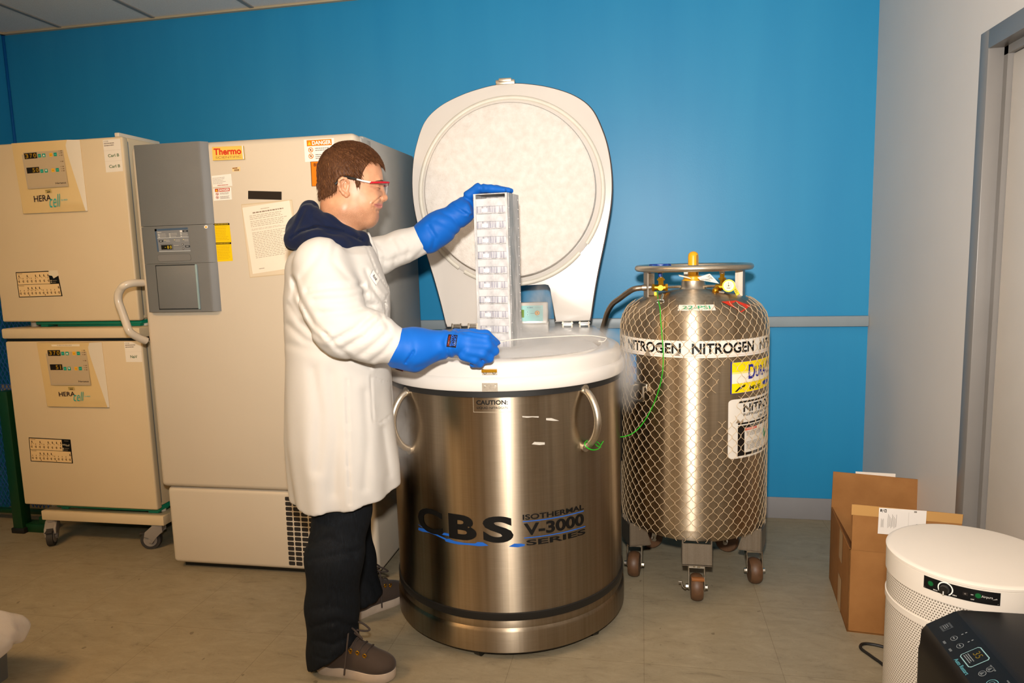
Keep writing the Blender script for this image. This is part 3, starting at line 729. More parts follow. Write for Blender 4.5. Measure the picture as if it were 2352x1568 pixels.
def f_white(s): s.rect(0, 0, 1, 1, 'ece3d6'); s.scribble(.03, .25, .7, .85, 5, 'a3988c', words=5, fill=.3); s.scribble(.25, .06, .82, .18, 1, 'c58a78', words=3, fill=.6)
sticker('paper_label', (486, 404), (531, 399), (489, 430), (534, 427), f_white)
def danger(s, head, word):
    s.rect(0, 0, 1, 1, 'efe8dd'); s.rect(.09, .70, .92, .97, head, 1); s.text('DANGER', .27, .745, .90, .925, 'fbf5ea', 2, .025); s.poly([(.12, .75), (.24, .75), (.18, .92)], 'e8c020', 2)
    for v in (.53, .25): s.ell(.21, v, .085, .115, head, 1); s.ell(.21, v, .062, .084, 'efe8dd', 2); s.ell(.21, v, .03, .05, '4a2c20', 3, 8); s.poly([(.155, v + .06), (.17, v + .075), (.265, v - .06), (.25, v - .075)], head, 4)
    for v in (.55, .46, .27, .18, .10): s.scribble(.36, v, .9, v + .075, 1, '8d8378', words=6, fill=.5, rag=.15)
sticker('danger_label', (490, 433), (531, 430), (491, 461), (533, 458), lambda s: danger(s, 'b83a1c', 1))
sticker('orange_danger_label', (698, 321), (767, 317), (701, 372), (770, 369), lambda s: danger(s, 'e07c0c', 1))
def f_bio(s): s.rect(0, 0, 1, 1, '4a2a08'); s.rect(.02, .015, .98, .985, 'e8780a', 1); s.text('BIOHAZARD', .10, .80, .92, .93, '3a1c06', 2, .02); s.ell(.5, .35, .22, .2, '3a1c06', 2); s.ell(.5, .35, .16, .145, 'e8780a', 3); s.ell(.5, .52, .2, .17, '3a1c06', 2); s.ell(.5, .54, .15, .13, 'e8780a', 3); s.ell(.5, .36, .05, .05, '3a1c06', 4)
sticker('biohazard_label', (713, 371), (790, 368), (716, 428), (793, 426), f_bio)
def f_yel(s): s.rect(0, 0, 1, 1, 'f2c50a'); s.rect(0, .90, 1, 1, '191206', 1); s.scribble(.08, .925, .92, .975, 1, 'd9b41c', 2, words=5, fill=.6, rag=0); s.scribble(.1, .1, .9, .86, 9, 'd0a80c', words=6, fill=.35)
sticker('yellow_notice', (490, 513), (527, 512), (493, 557), (532, 556), f_yel); sticker('yellow_notice', (494, 557), (531, 556), (497, 601), (535, 599), f_yel)
sticker('magnet_strip', (570, 438), (647, 440), (570, 457), (647, 459), lambda s: s.rect(0, 0, 1, 1, '231b15'))
def f_sleeve(s): s.rect(0, 0, 1, 1, 'ccb795'); s.rect(.012, .012, .988, .985, 'd8c6aa', 1)
sticker('plastic_sleeve', (554, 469), (671, 458), (574, 638), (691, 627), f_sleeve)
def f_doc(s):
    s.rect(0, 0, 1, 1, 'eaddc9', 2); s.scribble(.38, .93, .62, .955, 1, 'b9a68e', 3); s.scribble(.2, .885, .85, .91, 1, '8f7c68', 3, rag=0, fill=.7)
    for (v0, v1, r) in ((.80, .875, 3), (.69, .79, 4), (.64, .67, 2), (.22, .62, 16)): s.scribble(.12, v0, .92, v1, r, 'b3a18b', 3, words=12, fill=.32)
    s.scribble(.15, .05, .27, .075, 1, 'a59380', 3)
sticker('document_page', (557, 477), (665, 460), (581, 629), (690, 612), f_doc)
# ventilation grille in the lower housing: dark openings with pale bars
gy = FY + .015
tl, tr, bl, br = (653, 1139), (849, 1147), (663, 1298), (852, 1312)
fn = flat_y(tl, tr, bl, br, gy)
m = MB(); nc, nr = 11, 14
for i in range(nc):
    for j in range(nr):
        u0, u1 = (i + .08) / nc, (i + .92) / nc; v0, v1 = (j + .10) / nr, (j + .90) / nr; r = []
        for (u, v, q) in ((u1, v1, 0), (u0, v1, 1), (u0, v0, 2), (u1, v0, 3)):
            cu_, cv_ = (u1 - .012 if q in (0, 3) else u0 + .012), (v1 - .012 if q in (0, 1) else v0 + .012)
            r += [(cu_ + .012 * math.cos(t), cv_ + .012 * math.sin(t)) for t in np.linspace(q * PI / 2, (q + 1) * PI / 2, 3)]
        m.add([fn(a_, b_, .001) for a_, b_ in r], [tuple(range(len(r)))])
m.build('vent_grille', paint('dark_vent_opening', '231d18', .8), fz)

# ---------------- green steel frame with a wire fence, far left edge
fe = thing('fence_panel', 'dark green steel frame with blue wire mesh at the far left edge', 'fence', (-3.42, 3.1, 0))
m = MB(); m.box((-3.335, 3.03, .0), (-3.275, 3.09, .775), .005); m.build('post', M['fence_green'], fe)
m = MB(); m.box((-3.335, 3.05, .0), (-3.14, 3.12, .045), .004); m.box((-3.20, 3.06, .04), (-3.15, 3.11, .085), .004); m.build('foot_bracket', M['fence_green'], fe)
MB().box((-3.345, 3.025, .0), (-3.265, 3.095, .03), .004).build('foot_cap', M['gasket'], fe)
m = MB(); yy = 3.2
def dz(a, z): return (a, yy + .004 * math.sin(40 * a + 60 * z), z)
for i in range(-28, 52):
    for sg in (1, -1):
        pts = [(-3.70 + .026 * i + sg * (z - .06) * .55, z) for z in np.linspace(.08, 1.34, 30)]
        pts = [dz(a, z) for a, z in pts if -3.71 < a < -2.6 or False]
        pts = [p for p in pts if p[0] < -3.12]
        if len(pts) > 2: m.tube(pts, .0022, 5)
m.build('wire_mesh', M['net_blue'], fe)
MB().box((-3.71, 3.17, .05), (-3.12, 3.20, .075), .004).build('bottom_rail', M['fence_green'], fe)
MB().box((-3.71, 3.40, .06), (-3.12, 3.41, .74)).build('backing_board', M['poster'], fe)
# ------------------------------------------------------------------ steel storage freezer with raised lid
TH = math.radians(4.6); CC = np.array([-.539, 2.685]); UU = np.array([math.cos(TH), math.sin(TH)]); VV = np.array([-math.sin(TH), math.cos(TH)])
def cl(u, v, z): p = CC + UU * u + VV * v; return (p[0], p[1], z)
RB = .452
cy = thing('storage_freezer', 'round brushed steel cryogenic storage freezer with its white lid raised, in the middle', 'freezer', (CC[0], CC[1], 0))
C3 = (CC[0], CC[1], 0)
MB().lathe([(.39, .17), (RB - .004, .17), (RB, .174), (RB, .955), (RB - .01, .957), (.39, .957), (.385, .94), (.385, .40), (0, .40)], C3, 128).build('drum', M['cryo_steel'], cy)
MB().lathe([(.40, .150), (RB + .004, .150), (RB + .005, .152), (RB + .005, .176), (RB, .178)], C3, 128).build('lower_band', M['gasket'], cy)
MB().lathe([(.30, .032), (.4585, .032), (.460, .036), (.460, .108), (.459, .114), (.452, .121), (.4535, .125), (.4535, .142), (.452, .150), (.40, .152)], C3, 128).build('base_ring', M['cryo_steel'], cy)
MB().lathe([(.0, .02), (.445, .02), (.452, .033), (.0, .033)], C3, 96).build('base_plate', M['gasket'], cy)
for a in (-34, -95, -160, 140, 60, 20):
    p = np.array(C3) + (.425 * math.cos(math.radians(a)), .425 * math.sin(math.radians(a)), 0); t = np.array([math.cos(math.radians(a + 70)), math.sin(math.radians(a + 70)), 0])
    MB().cyl(p - t * .012 + (0, 0, .022), p + t * .012 + (0, 0, .022), .022, n=20).build('caster', M['black'], cy)
MB().lathe([(RB - .002, .944), (RB + .006, .944), (RB + .006, .966), (RB - .002, .968)], C3, 128).build('rim_gasket', M['gasket'], cy)
# white collar: round in front, drawn in to the hinge at the back
LID = [(0, .346), (.12, .368), (.24, .394), (.40, .434), (.54, .464), (.66, .473), (.78, .463), (.88, .438), (.98, .392), (1.045, .315), (1.09, .205), (1.116, .09), (1.125, 0)]
def lid_outline(inset=0.0, n=6):
    right = spline([(b, a) for a, b in LID[:-1]] + [(0, 1.125)], n); R = [np.array(p) for p in right]
    pts = R + [np.array((-p[0], p[1])) for p in R[::-1][1:]]
    if inset:
        P = np.array(pts); c = np.array([0, .58]); k = len(P); out = []
        for i in range(k):
            t = P[(i + 1) % k] - P[i - 1]; nn = np.array([t[1], -t[0]]); nn /= np.linalg.norm(nn) + 1e-9
            if nn.dot(P[i] - c) < 0: nn = -nn
            out.append(P[i] - nn * inset)
        return out
    return pts
VH = .62                                         # hinge line
def collar_outline(R):
    A = []; a1 = math.radians(22)
    for t in np.linspace(-PI - a1, a1, 90): A.append((R * math.cos(t), R * math.sin(t)))
    e = R - .457
    return [( -.375 - e, VH + .03 + e)] + A + [(.375 + e, VH + .03 + e)]
def dense(poly, step=.03):
    out = []; k = len(poly)
    for i in range(k):
        a, b = np.array(poly[i]), np.array(poly[(i + 1) % k]); n = max(1, int(np.linalg.norm(b - a) / step))
        out += [tuple(a + (b - a) * j / n) for j in range(n)]
    return out
base = collar_outline(.457)
NB = None
def ring(R, z):
    return [cl(p[0], p[1], z) for p in collar_outline(R)]
m = MB()
rings = [ring(.452, .966), ring(.466, .966), ring(.469, .972), ring(.468, 1.000), ring(.464, 1.008), ring(.4575, 1.013), ring(.456, 1.030), ring(.454, 1.048), ring(.450, 1.058), ring(.442, 1.064)]
# flat deck from the outer rim to the round mouth
k = len(rings[0]); rm = .375
def mouth(r, z):
    out = []
    for p in collar_outline(.442):
        a = math.atan2(p[1], p[0]); out.append(cl(r * math.cos(a), r * math.sin(a), z))
    return out
rings += [mouth(.392, 1.066), mouth(.380, 1.062), mouth(.374, 1.050), mouth(.372, .945)]
m.loft(rings, cap=False)
m.build('collar', M['frp'], cy)
m = MB(); o = collar_outline(.450); sel = [(p[0], p[1]) for p in o if p[1] > .17]
back = sorted([p for p in o if p[1] > .14], key=lambda p: math.atan2(p[0], -(p[1])))
rp = [(.435, .03), (.463, .07), (.466, .18), (.372, VH + .022), (-.372, VH + .022), (-.440, .18), (-.425, .10)]
m.prism(rp, lambda a, b, e: cl(a, b, e), .58, .966, .01); m.build('rear_housing', M['gasket'], cy)
# lid
th_lid = math.radians(-1.6)
def lp(a, h, d):                                 # lid plane: a along hinge, h up, d toward the room
    a2 = a * math.cos(th_lid) + h * math.sin(th_lid); h2 = h * math.cos(th_lid) - a * math.sin(th_lid)
    p = cl(a2 - .004, VH - .015 - d + .035 * h2, 1.082 + h2); return p
out = lid_outline()
notch = [(-.165, 0), (-.160, .165), (-.150, .186), (-.13, .192), (.142, .192), (.162, .186), (.172, .165), (.177, 0)]
m = MB(); poly = out + notch
m.prism(poly, lp, -.012, .012, .008)
lid = m.build('lid', M['frp'], cy)
m = MB()
edge = lid_outline(-.001)
m.tube([lp(p[0], p[1], -.010) for p in edge], .0065, 8); m.build('edge_trim', paint('dark_rubber_trim', '4a3f3c', .5), lid)
# raised outer wall of the lid and foam plug
CHh = .625
def lring(r, d, n=96): return [lp(r * math.cos(t), CHh + r * math.sin(t), d) for t in np.linspace(0, 2 * PI, n, endpoint=False)]
def lprof(name, prof, mat, parent=lid):
    return MB().loft([lring(r, d) for r, d in prof], cap=True).build(name, mat, parent)
lprof('lid_liner', [(.440, .010), (.437, .020), (.428, .026), (.402, .030)], M['frp'])
lprof('plug', [(.402, .024), (.399, .09), (.394, .102), (.384, .107), (.25, .108), (.1, .109)], M['frost_foam'])
seal = MB(); pts = [lp(.432 * math.cos(t), CHh + .432 * math.sin(t), .022) for t in np.linspace(math.radians(-37), math.radians(232), 110)]
seal.tube(pts, .0115, 10); pts = [lp(.432 * math.cos(t), CHh + .432 * math.sin(t), .022) for t in np.linspace(math.radians(236), math.radians(316), 50)]
seal.tube(pts, .0115, 10); seal.build('seal', M['seal'], lid)
lat = MB(); lat.box((-.045, -.02, -.008), (.045, .02, .014), .004); lat.box((-.03, -.025, .004), (.03, .012, .02), .003)
m = MB(); c0 = np.array(lp(0, 1.128, 0))
m.add([c0 + rotz(TH) @ np.array(p) for p in lat.v], lat.f); m.build('lid_latch', M['steel'], lid)
# hinges
for u in (-.30, -.22, .235, .315):
    m = MB(); y0 = VH - .02
    for e in (-.021, .021): m.prism([(-.012, 1.064), (.018, 1.064), (.018, 1.088), (-.004, 1.092)], lambda a, b, d, e=e, u=u: cl(u + e + d, y0 - .018 + a, b), -.003, .003)
    m.cyl(cl(u - .026, y0 - .012, 1.083), cl(u + .026, y0 - .012, 1.083), .006, n=12); m.prism([(-.024, 1.072), (.024, 1.072), (.024, 1.080), (-.024, 1.080)], lambda a, b, d, u=u: cl(u + a, y0 - .015 + d, b), -.006, .006)
    m.build('hinge', M['chrome'], cy)
# controller
m = MB()
prof = [(.40, 1.060), (.40, 1.110), (.425, 1.186), (.435, 1.195), (.48, 1.195), (.485, 1.19), (.485, 1.060)]
W0, W1 = -.115, .150
m.prism([(p[0], p[1]) for p in prof], lambda a, b, e: cl(e, a, b), W0, W1, .008); ctl = m.build('controller', M['frp'], cy)
MB().prism([(.385, 1.058), (.385, 1.098), (.40, 1.106), (.49, 1.106), (.49, 1.058)], lambda a, b, e: cl(e, a, b), W0 - .002, W1 + .004, .005).build('controller_base', M['frp'], ctl)
def cf(u, v, off):
    z = 1.114 + (1.183 - 1.114) * v; vv_ = .40 + .025 * (z - 1.110) / .076 - off - .001
    return cl(W0 + .02 + (W1 - .02 - (W0 + .02)) * u, vv_, z)
s = Sheet(cf, base=.0012); s.rect(0, 0, 1, 1, '9cd2cf'); s.rect(.36, .24, .62, .74, '6d8f34', 1); s.rect(.38, .3, .55, .6, '86a34c', 2)
for v in (.60, .42): s.rect(.665, v - .07, .715, v + .07, 'b4dedb', 1); s.poly([(.678, v - .025), (.702, v - .025), (.69, v + .035)], '3f6b80', 2)
s.text('CBS', .68, .84, .80, .91, '2d5c84', 2, .02); s.text('2200', .84, .84, .96, .90, '6aa0a8', 2); s.rect(.745, .49, .825, .51, '44707c', 1); s.ell(.885, .52, .052, .155, 'c88c3c', 1); s.ell(.885, .52, .036, .10, 'e8b86a', 2); s.ell(.885, .52, .012, .035, '3a2a12', 3); s.text('ALARM', .865, .27, .92, .32, '4c8a88', 2)
s.build('controller_face', ctl)
# clasp pieces on the collar
af, zf = on_cyl(1125, 853, CC, .456)
def rad(a, r, z): return np.array([CC[0] + r * math.cos(a), CC[1] + r * math.sin(a), z])
def plate(name, px0, px1, y0, y1, R, thick, mat, bev=.003):
    a0, _ = on_cyl(px0, (y0 + y1) / 2, CC, R); a1, _ = on_cyl(px1, (y0 + y1) / 2, CC, R); _, z1 = on_cyl((px0 + px1) / 2, y0, CC, R); _, z0 = on_cyl((px0 + px1) / 2, y1, CC, R)
    m = MB(); n = 6
    m.prism([(a0 + (a1 - a0) * i / n, z0) for i in range(n + 1)] + [(a1 + (a0 - a1) * i / n, z1) for i in range(n + 1)], lambda a, b, e: rad(a, R + e, b), -.001, thick)
    return m, (a0 + a1) / 2, z0, z1, abs(a1 - a0)
m, am, z0, z1, da = plate('strike', 1108, 1142, 847, 853, .456, .016, None); m.build('clasp_hook', M['brass'], cy, 'brass coloured clasp hook')
m, am, z0, z1, da = plate('strike', 1108, 1142, 852, 860, .456, .006, None)
for sg in (-1, 1): m.ball(rad(am + sg * da * .3, .463, (z0 + z1) / 2), .005)
m.build('clasp_plate', M['steel'], cy)
m, am, z0, z1, da = plate('strike', 1107.5, 1143, 879.5, 899, .4725, .003, None)
for sg in (-1, 1): m.cyl(rad(am + sg * da * .34, .475, z1 - .012), rad(am + sg * da * .34, .478, z1 - .012), .004, n=12)
m.build('catch_plate', M['steel'], cy)
# grab handles
def grab(a, z0, z1, name='grab_handle'):
    pts = []
    for t in np.linspace(0, 1, 17):
        out_ = .072 * (math.sin(PI * t) ** .55); pts.append(rad(a, RB - .006 + out_ + (.0 if 0 < t < 1 else 0), z1 + (z0 - z1) * t))
    m = MB(); m.tube(pts, .0125, 14)
    for z in (z0, z1): m.cyl(rad(a, RB - .002, z), rad(a, RB + .008, z), .017, n=16)
    return m.build(name, M['steel'], cy)
aR, zR0 = on_cyl(1341, 893, CC, RB); _, zR1 = on_cyl(1341, 1026, CC, RB); grab(aR, zR1, zR0)
aL, zL0 = on_cyl(936, 898, CC, RB); _, zL1 = on_cyl(938, 1030, CC, RB); grab(aL, zL1, zL0)
# lettering on the drum
def drum_sheet(pl, pr, pt, pb, R=RB):
    ym = (pt + pb) / 2; a0, _ = on_cyl(pl, ym, CC, R); a1, _ = on_cyl(pr, ym, CC, R); xm = 1165
    _, z1 = on_cyl(xm, pt, CC, R); _, z0 = on_cyl(xm, pb, CC, R); return on_drum(CC, R, a0, a1, z0, z1), a0, a1, z0, z1
fn, *_ = drum_sheet(1087, 1175, 911, 946); s = Sheet(fn, base=.0006, cuts=14)
s.text('CAUTION:', .085, .50, .90, .80, '0c0a08', 2, .03); s.text('LIQUID NITROGEN', .095, .20, .90, .37, '15120e', 2, .012)
for (u0, v0, u1, v1) in ((0, 0, 1, .02), (0, .98, 1, 1), (0, 0, .006, 1), (.994, 0, 1, 1)): s.rect(u0, v0, u1, v1, 'b8aa92', 0)
s.build('caution_label', cy)
# large emblem: angles taken on the drum surface
def ua(px, py): return on_cyl(px, py, CC, RB)
A0, _ = ua(960, 1200); A1, _ = ua(1345, 1200); Z1 = ua(1175, 1184)[1]; Z0 = ua(1175, 1248)[1]
fn = on_drum(CC, RB, A0, A1, Z0, Z1); U = lambda px, py=1210: (ua(px, py)[0] - A0) / (A1 - A0)
s = Sheet(fn, base=.0006, cuts=48); Bk = '070605'; Bl = '1e5cb8'
s.text('C', U(962), .06, U(1017), .97, Bk, 2, .03); s.text('B', U(1031), .06, U(1094), .97, Bk, 2, .04); s.text('S', U(1109), .04, U(1179), .99, Bk, 2, .04)
s.text('ISOTHERMAL', U(1201), .83, U(1341), 1.02, Bk, 2, .02); s.text('V-3000', U(1203), .26, U(1341), .70, Bk, 2, .03); s.text('SERIES', U(1208), -.10, U(1344), .10, Bk, 2, .02)
s.rect(U(1201), .755, U(1341), .785, Bl, 1); s.rect(U(1203), .165, U(1344), .195, Bl, 1)
def sw(pts): s.poly([(U(x), v) for x, v in pts], Bl, 1)
sw([(961, .00), (962, .10), (975, .15), (990, .11), (1000, .09), (1022, .02), (1028, -.05), (1024, -.055), (1000, .04), (985, .06), (972, .01)])
sw([(961, .22), (970, .19), (972, .17), (962, .20)]); sw([(1014, .12), (1020, .21), (1031, .21), (1031, .12)]); sw([(1051, .16), (1053, .19), (1073, .18), (1073, .13), (1062, .15)])
sw([(1022, -.10), (1021, -.02), (1030, .02), (1045, -.03), (1068, -.04), (1090, -.02), (1096, .04), (1108, .04), (1121, -.07), (1100, -.11), (1075, -.10), (1052, -.13), (1035, -.12)])
sw([(1167, -.10), (1180, .0), (1196, -.015), (1205, -.05), (1203, -.11), (1188, -.14)])
s.build('emblem', cy, rough=.6)
# torn tape scraps
for (l, r, t, b, poly) in ((1199, 1237, 953, 962, [(0, .9), (.5, .7), (1, .55), (1, .2), (.6, .45), (.3, .4), (.02, .6)]), (1254, 1284, 957, 969, [(0, .9), (.4, .8), (1, .1), (.6, .2), (0, .5)]), (1221, 1251, 1013, 1023, [(0, .45), (.2, .95), (1, .6), (1, .1), (.6, .1)])):
    a0 = ua(l, t)[0]; a1 = ua(r, t)[0]; z1 = ua((l + r) / 2, t)[1]; z0 = ua((l + r) / 2, b)[1]
    q = Sheet(on_drum(CC, RB, a0, a1, z0, z1), cuts=6); q.poly(poly, 'b9b2a6', 1); q.build('tape_scrap', cy)
a0 = on_cyl(909, 850, CC, .457)[0]; a1 = on_cyl(927, 850, CC, .457)[0]; zz = on_cyl(918, 856, CC, .457)[1]
q = Sheet(on_drum(CC, .458, a0, a1, zz, zz + .026), cuts=4); q.rect(0, 0, 1, 1, 'b80f14', 1); q.rect(.05, .35, .95, .5, '4a0c0c', 2); q.build('red_label', cy)

# ------------------------------------------------------------------ rack with boxes
rk_ang = math.radians(-7)
RP = on_y(1087, 446, 2.60); RX = rotz(rk_ang)
def rk(u, v, z): return RP + RX @ np.array([u, v, 0]) + np.array([0, 0, z])
RWD, RDP, RTOP, SP = .1345, .142, 0.0, .0565
ZB = -.665
rack = thing('storage_rack', 'tall frosted metal storage rack being lifted out of the open freezer by the man', 'rack', rk(RWD / 2, RDP / 2, ZB))
T = .0022
m = MB()
m.prism([(0, 0), (RWD, 0), (RWD, RDP), (0, RDP)], lambda a, b, e: rk(a, b, e), -.003, 0)
for u0 in (0, RWD - T): m.prism([(u0, 0), (u0 + T, 0), (u0 + T, RDP), (u0, RDP)], lambda a, b, e: rk(a, b, e), ZB, -.003)
m.prism([(0, RDP - T), (RWD, RDP - T), (RWD, RDP), (0, RDP)], lambda a, b, e: rk(a, b, e), ZB, -.003)
for u0, sg in ((0, 1), (RWD, -1)): m.prism([(u0, -.0015), (u0 + sg * .009, -.0015), (u0 + sg * .009, .001), (u0, .001)][::sg], lambda a, b, e: rk(a, b, e), ZB, 0)
m.build('frame', M['frost_steel'], rack)
rv0 = None
for i in range(18):
    for v in (.012, RDP - .012):
        q = rk(RWD + .0005, v, -.02 - i * .036)
        if rv0 is None: rv0 = MB().ball(q, .0024, seg=8, rings=5).build('rivet', M['frost_steel'], rack); q0 = q
        else: c = rv0.copy(); COL.objects.link(c); c.parent = rack; c.location = tuple(q - q0)
strip = MB(); strip.prism([(.012, 0), (.066, 0), (.066, -.64), (.012, -.64)], lambda a, b, e: rk(RWD + e, a, b), .0, .0012); k = N('bare_frosty_steel'); f = k.noise(k.coord((6, 6, 1.2)), 9, 5, .65)
k.l(k.ramp(f, [(.36, lin('959797')), (.55, lin('b3b2b0')), (.7, lin('ccc9c7'))]), k.b.inputs['Base Color']); k.set(Roughness=.5, Metallic=.3); strip.build('side_strip', k.m, rack)
sh = []
z = -.0725
names = ['topmost', 'second', 'third', 'fourth', 'fifth', 'sixth', 'seventh', 'eighth', 'ninth', 'tenth', 'eleventh']
extra = {3: 'greyest lid', 9: 'half lost in fog', 10: 'deep in the fog'}
first = None
for i in range(11):
    if z < ZB + .003: break
    mm = MB().prism([(T, .002), (RWD - T, .002), (RWD - T, RDP - T), (T, RDP - T)], lambda a, b, e: rk(a, b, e), z - .0016, z)
    pts = [rk(T + (RWD - 2 * T) * q / 12, .001, z - .0008 + random.uniform(-.0012, .0012)) for q in range(13)]; mm.tube(pts, .0022, 6); mm.build('shelf', M['frost_steel'], rack)
    lab = 'frosted box on the %s shelf of the lifted rack%s' % (names[i] if i else 'top', (', ' + extra[i]) if i in extra else '')
    if first is None:
        org = rk(RWD / 2, RDP / 2, z + .0006); bx = thing('cryogenic_box', lab, 'box', org, 'frosted boxes in the rack'); first = bx; z_first = z
        h0, h1 = .0245, .0535; a0, a1, b0, b1 = .0085, RWD - .0065, .005, .134
        bb = MB().prism([(a0, b0), (a1, b0), (a1, b1), (a0, b1)], lambda a, b, e: rk(a, b, z + .0008 + e), 0, h0, .0015)
        base_ = bb.build('base', M['box_base'], bx)
        rb = MB()
        for q in range(13): u = a0 + (a1 - a0) * q / 12; rb.prism([(u - .0011, b0 - .0012), (u + .0011, b0 - .0012), (u + .0011, b0 + .001), (u - .0011, b0 + .001)], lambda a, b, e: rk(a, b, z + .0008 + e), .001, h0)
        rb.build('rib', M['box_lid'], base_)
        lb = MB(); lb.box((0, 0, 0), (1, 1, 1)); pl = MB().prism([(.030, .004), (.054, .004), (.054, .0175), (.030, .0175)], lambda a, b, e: rk(a, b0 - e, z + .001 + b), 0, .0016); pl.build('write_on_patch', paint('white_frost_patch', 'd6d4d5', .4), base_)
        MB().prism([(a0 - .0012, b0 - .0015), (a1 + .0012, b0 - .0015), (a1 + .0012, b1), (a0 - .0012, b1)], lambda a, b, e: rk(a, b, z + .0008 + e), h0, h1, .002).build('lid', M['box_lid'], bx)
    else:
        bx = first.copy(); COL.objects.link(bx); bx.location.z = first.location.z + (z - z_first); bx['label'] = lab
        for ch in list(first.children):
            c = ch.copy(); COL.objects.link(c); c.parent = bx
            for g in ch.children: d = g.copy(); COL.objects.link(d); d.parent = c
    z -= SP

# thin retaining rod across the opening
RPX = [((1128, 786.5), 2.20), ((1147, 785.5), 2.22), ((1180, 780), 2.29), ((1250, 774.5), 2.42), ((1345, 770), 2.58), ((1388, 775), 2.64), ((1392, 778), 2.64), ((1386, 784), 2.615), ((1374, 784), 2.60)]
m = MB().tube(spline([on_y(*p, y) for p, y in RPX], 4), .0017, 8)
tag(m.build('retaining_rod', paint('white_coated_wire', 'e9dfd3', .3), origin=on_y(1147, 785.5, 2.22)), 'thin hooked wire rod in the man\'s lower gloved hand above the fog', 'rod')
# ------------------------------------------------------------------ liquid nitrogen cylinder
TC = np.array([.2115, 3.05]); RT = .305; T3 = (TC[0], TC[1], 0)
tk = thing('gas_cylinder', 'tall steel liquid gas cylinder on casters beside the blue wall, right of the drum', 'cylinder', (TC[0], TC[1], 0))
TP = [(.0, .228), (.20, .230), (.262, .238), (.288, .254), (.300, .275), (.303, .294), (.3045, .296), (.305, .300), (.305, 1.078), (.3035, 1.082), (.3035, 1.088), (.301, 1.115), (.292, 1.150), (.272, 1.182), (.240, 1.208), (.195, 1.229), (.14, 1.243), (.08, 1.250), (.05, 1.251)]
MB().lathe(TP, T3, 128).build('vessel', M['tank_steel'], tk)
MB().lathe([(.064, 1.246), (.058, 1.252), (.052, 1.262), (.049, 1.285), (.0, 1.286)], T3, 48).build('neck', M['steel'], tk)
MB().lathe([(.046, 1.285), (.046, 1.288), (.040, 1.290), (.040, 1.302), (.034, 1.304), (.022, 1.305), (.0215, 1.388), (.019, 1.398), (.012, 1.405), (.0, 1.408)], T3, 40).build('neck_plug', M['yellow'], tk, 'yellow plastic neck plug')
m = MB(); a = math.radians(-50)
for zz0, zz1 in ((1.31, 1.392),): m.box((TC[0] + .012, TC[1] - .0205, zz0), (TC[0] + .017, TC[1] - .013, zz1))
m.build('plug_slot', ink('6b4a08'), tk)
RR = .2305
hr = MB(); hr.tube([(TC[0] + RR * math.cos(t), TC[1] + RR * math.sin(t), 1.341) for t in np.linspace(0, 2 * PI, 96, endpoint=False)], .0135, 14, closed=True)
hr.build('handling_ring', M['steel'], tk)
def rp(ang, r, z): return np.array([TC[0] + r * math.cos(ang), TC[1] + r * math.sin(ang), z])
for ang in (math.radians(196), math.radians(-17), math.radians(90)):
    t = np.array([-math.sin(ang), math.cos(ang), 0]); r_ = np.array([math.cos(ang), math.sin(ang), 0]); c = rp(ang, .207, 0); m = MB()
    m.prism([(-.027, 0), (.027, 0), (.027, .006), (-.021, .006), (-.021, .03), (-.027, .03)], lambda a_, b_, e: c + t * a_ - r_ * b_ + np.array([0, 0, e]), 1.19, 1.338)
    m.build('ring_post', M['dull_steel'], tk)
m = MB()
pc = on_y(1494, 664, 2.985)
def npl(u, v, off): a_ = on_y(1486.5, 627, 2.99); b_ = on_y(1503, 630, 2.97); cc = on_y(1486.5, 706, 2.99); p = cc + u * (np.array([b_[0], b_[1], cc[2]]) - cc) + v * (a_ - cc); return (p[0], p[1] - off, p[2])
m.prism([(0, 0), (1, 0), (1, 1), (0, 1)], lambda a_, b_, e: npl(a_, b_, e), -.002, .001); m.build('data_plate', M['steel'], tk)
s = Sheet(npl, base=.0015); s.scribble(.15, .5, .9, .96, 12, '5b4c3c', words=3, fill=.35); s.rect(.45, .06, .8, .28, '3f8fb5'); s.build('data_plate_print', tk)
# valves, pipes and gauge
vb = MB(); L = on_y(1518, 660, 2.97); m = MB()
m.cyl(on_y(1562, 658, 3.03), L + (.01, 0, 0), .0065, n=14); m.cyl(on_y(1616, 657, 3.03), on_y(1645, 657, 2.97), .0065, n=14); m.build('pipe', M['steel'], tk)
v1 = MB(); v1.cyl(L - (.028, 0, 0), L + (.028, 0, 0), .014, n=16); v1.cyl(L, L + (0, 0, .042), .012, n=6); v1.cyl(L + (0, 0, .030), L + (0, 0, .036), .018, n=6); v1.cyl(L + (-.03, 0, 0), L + (-.03, 0, -.002), .016); v1.cyl(L - (.036, 0, 0), L - (.026, 0, 0), .017, n=6); v1.cyl(L + (.018, 0, 0), L + (.028, 0, 0), .017, n=6); v1.cyl(L + (0, 0, 0), L + (-.002, -.03, 0), .011)
va = v1.build('valve', M['brass'], tk)
MB().cyl(L + (0, 0, .042), L + (0, 0, .066), .006).cyl(L + (0, 0, .06), L + (0, 0, .074), .013, n=12).build('valve_stem', M['dull_steel'], va)
R_ = on_y(1655, 659, 2.95); v2 = MB(); v2.cyl(R_ - (.02, 0, 0), R_ + (.03, 0, 0), .013, n=16); v2.cyl(R_ + (.006, 0, 0), R_ + (.006, 0, .055), .010, n=6); v2.cyl(R_ + (.006, 0, .03), R_ + (.006, 0, .038), .016, n=6); v2.cyl(R_ + (-.012, 0, 0), R_ + (-.02, -.02, -.02), .012); v2.ball(R_ + (-.022, -.022, -.012), .013); v2.cyl(R_ - (.008, 0, 0), R_ - (.006, .0, .022), .011, n=6)
vb_ = v2.build('valve', M['brass'], tk)
MB().cyl(R_ + (.006, 0, .055), R_ + (.006, 0, .075), .011, n=12).build('valve_stem', M['dull_steel'], vb_)
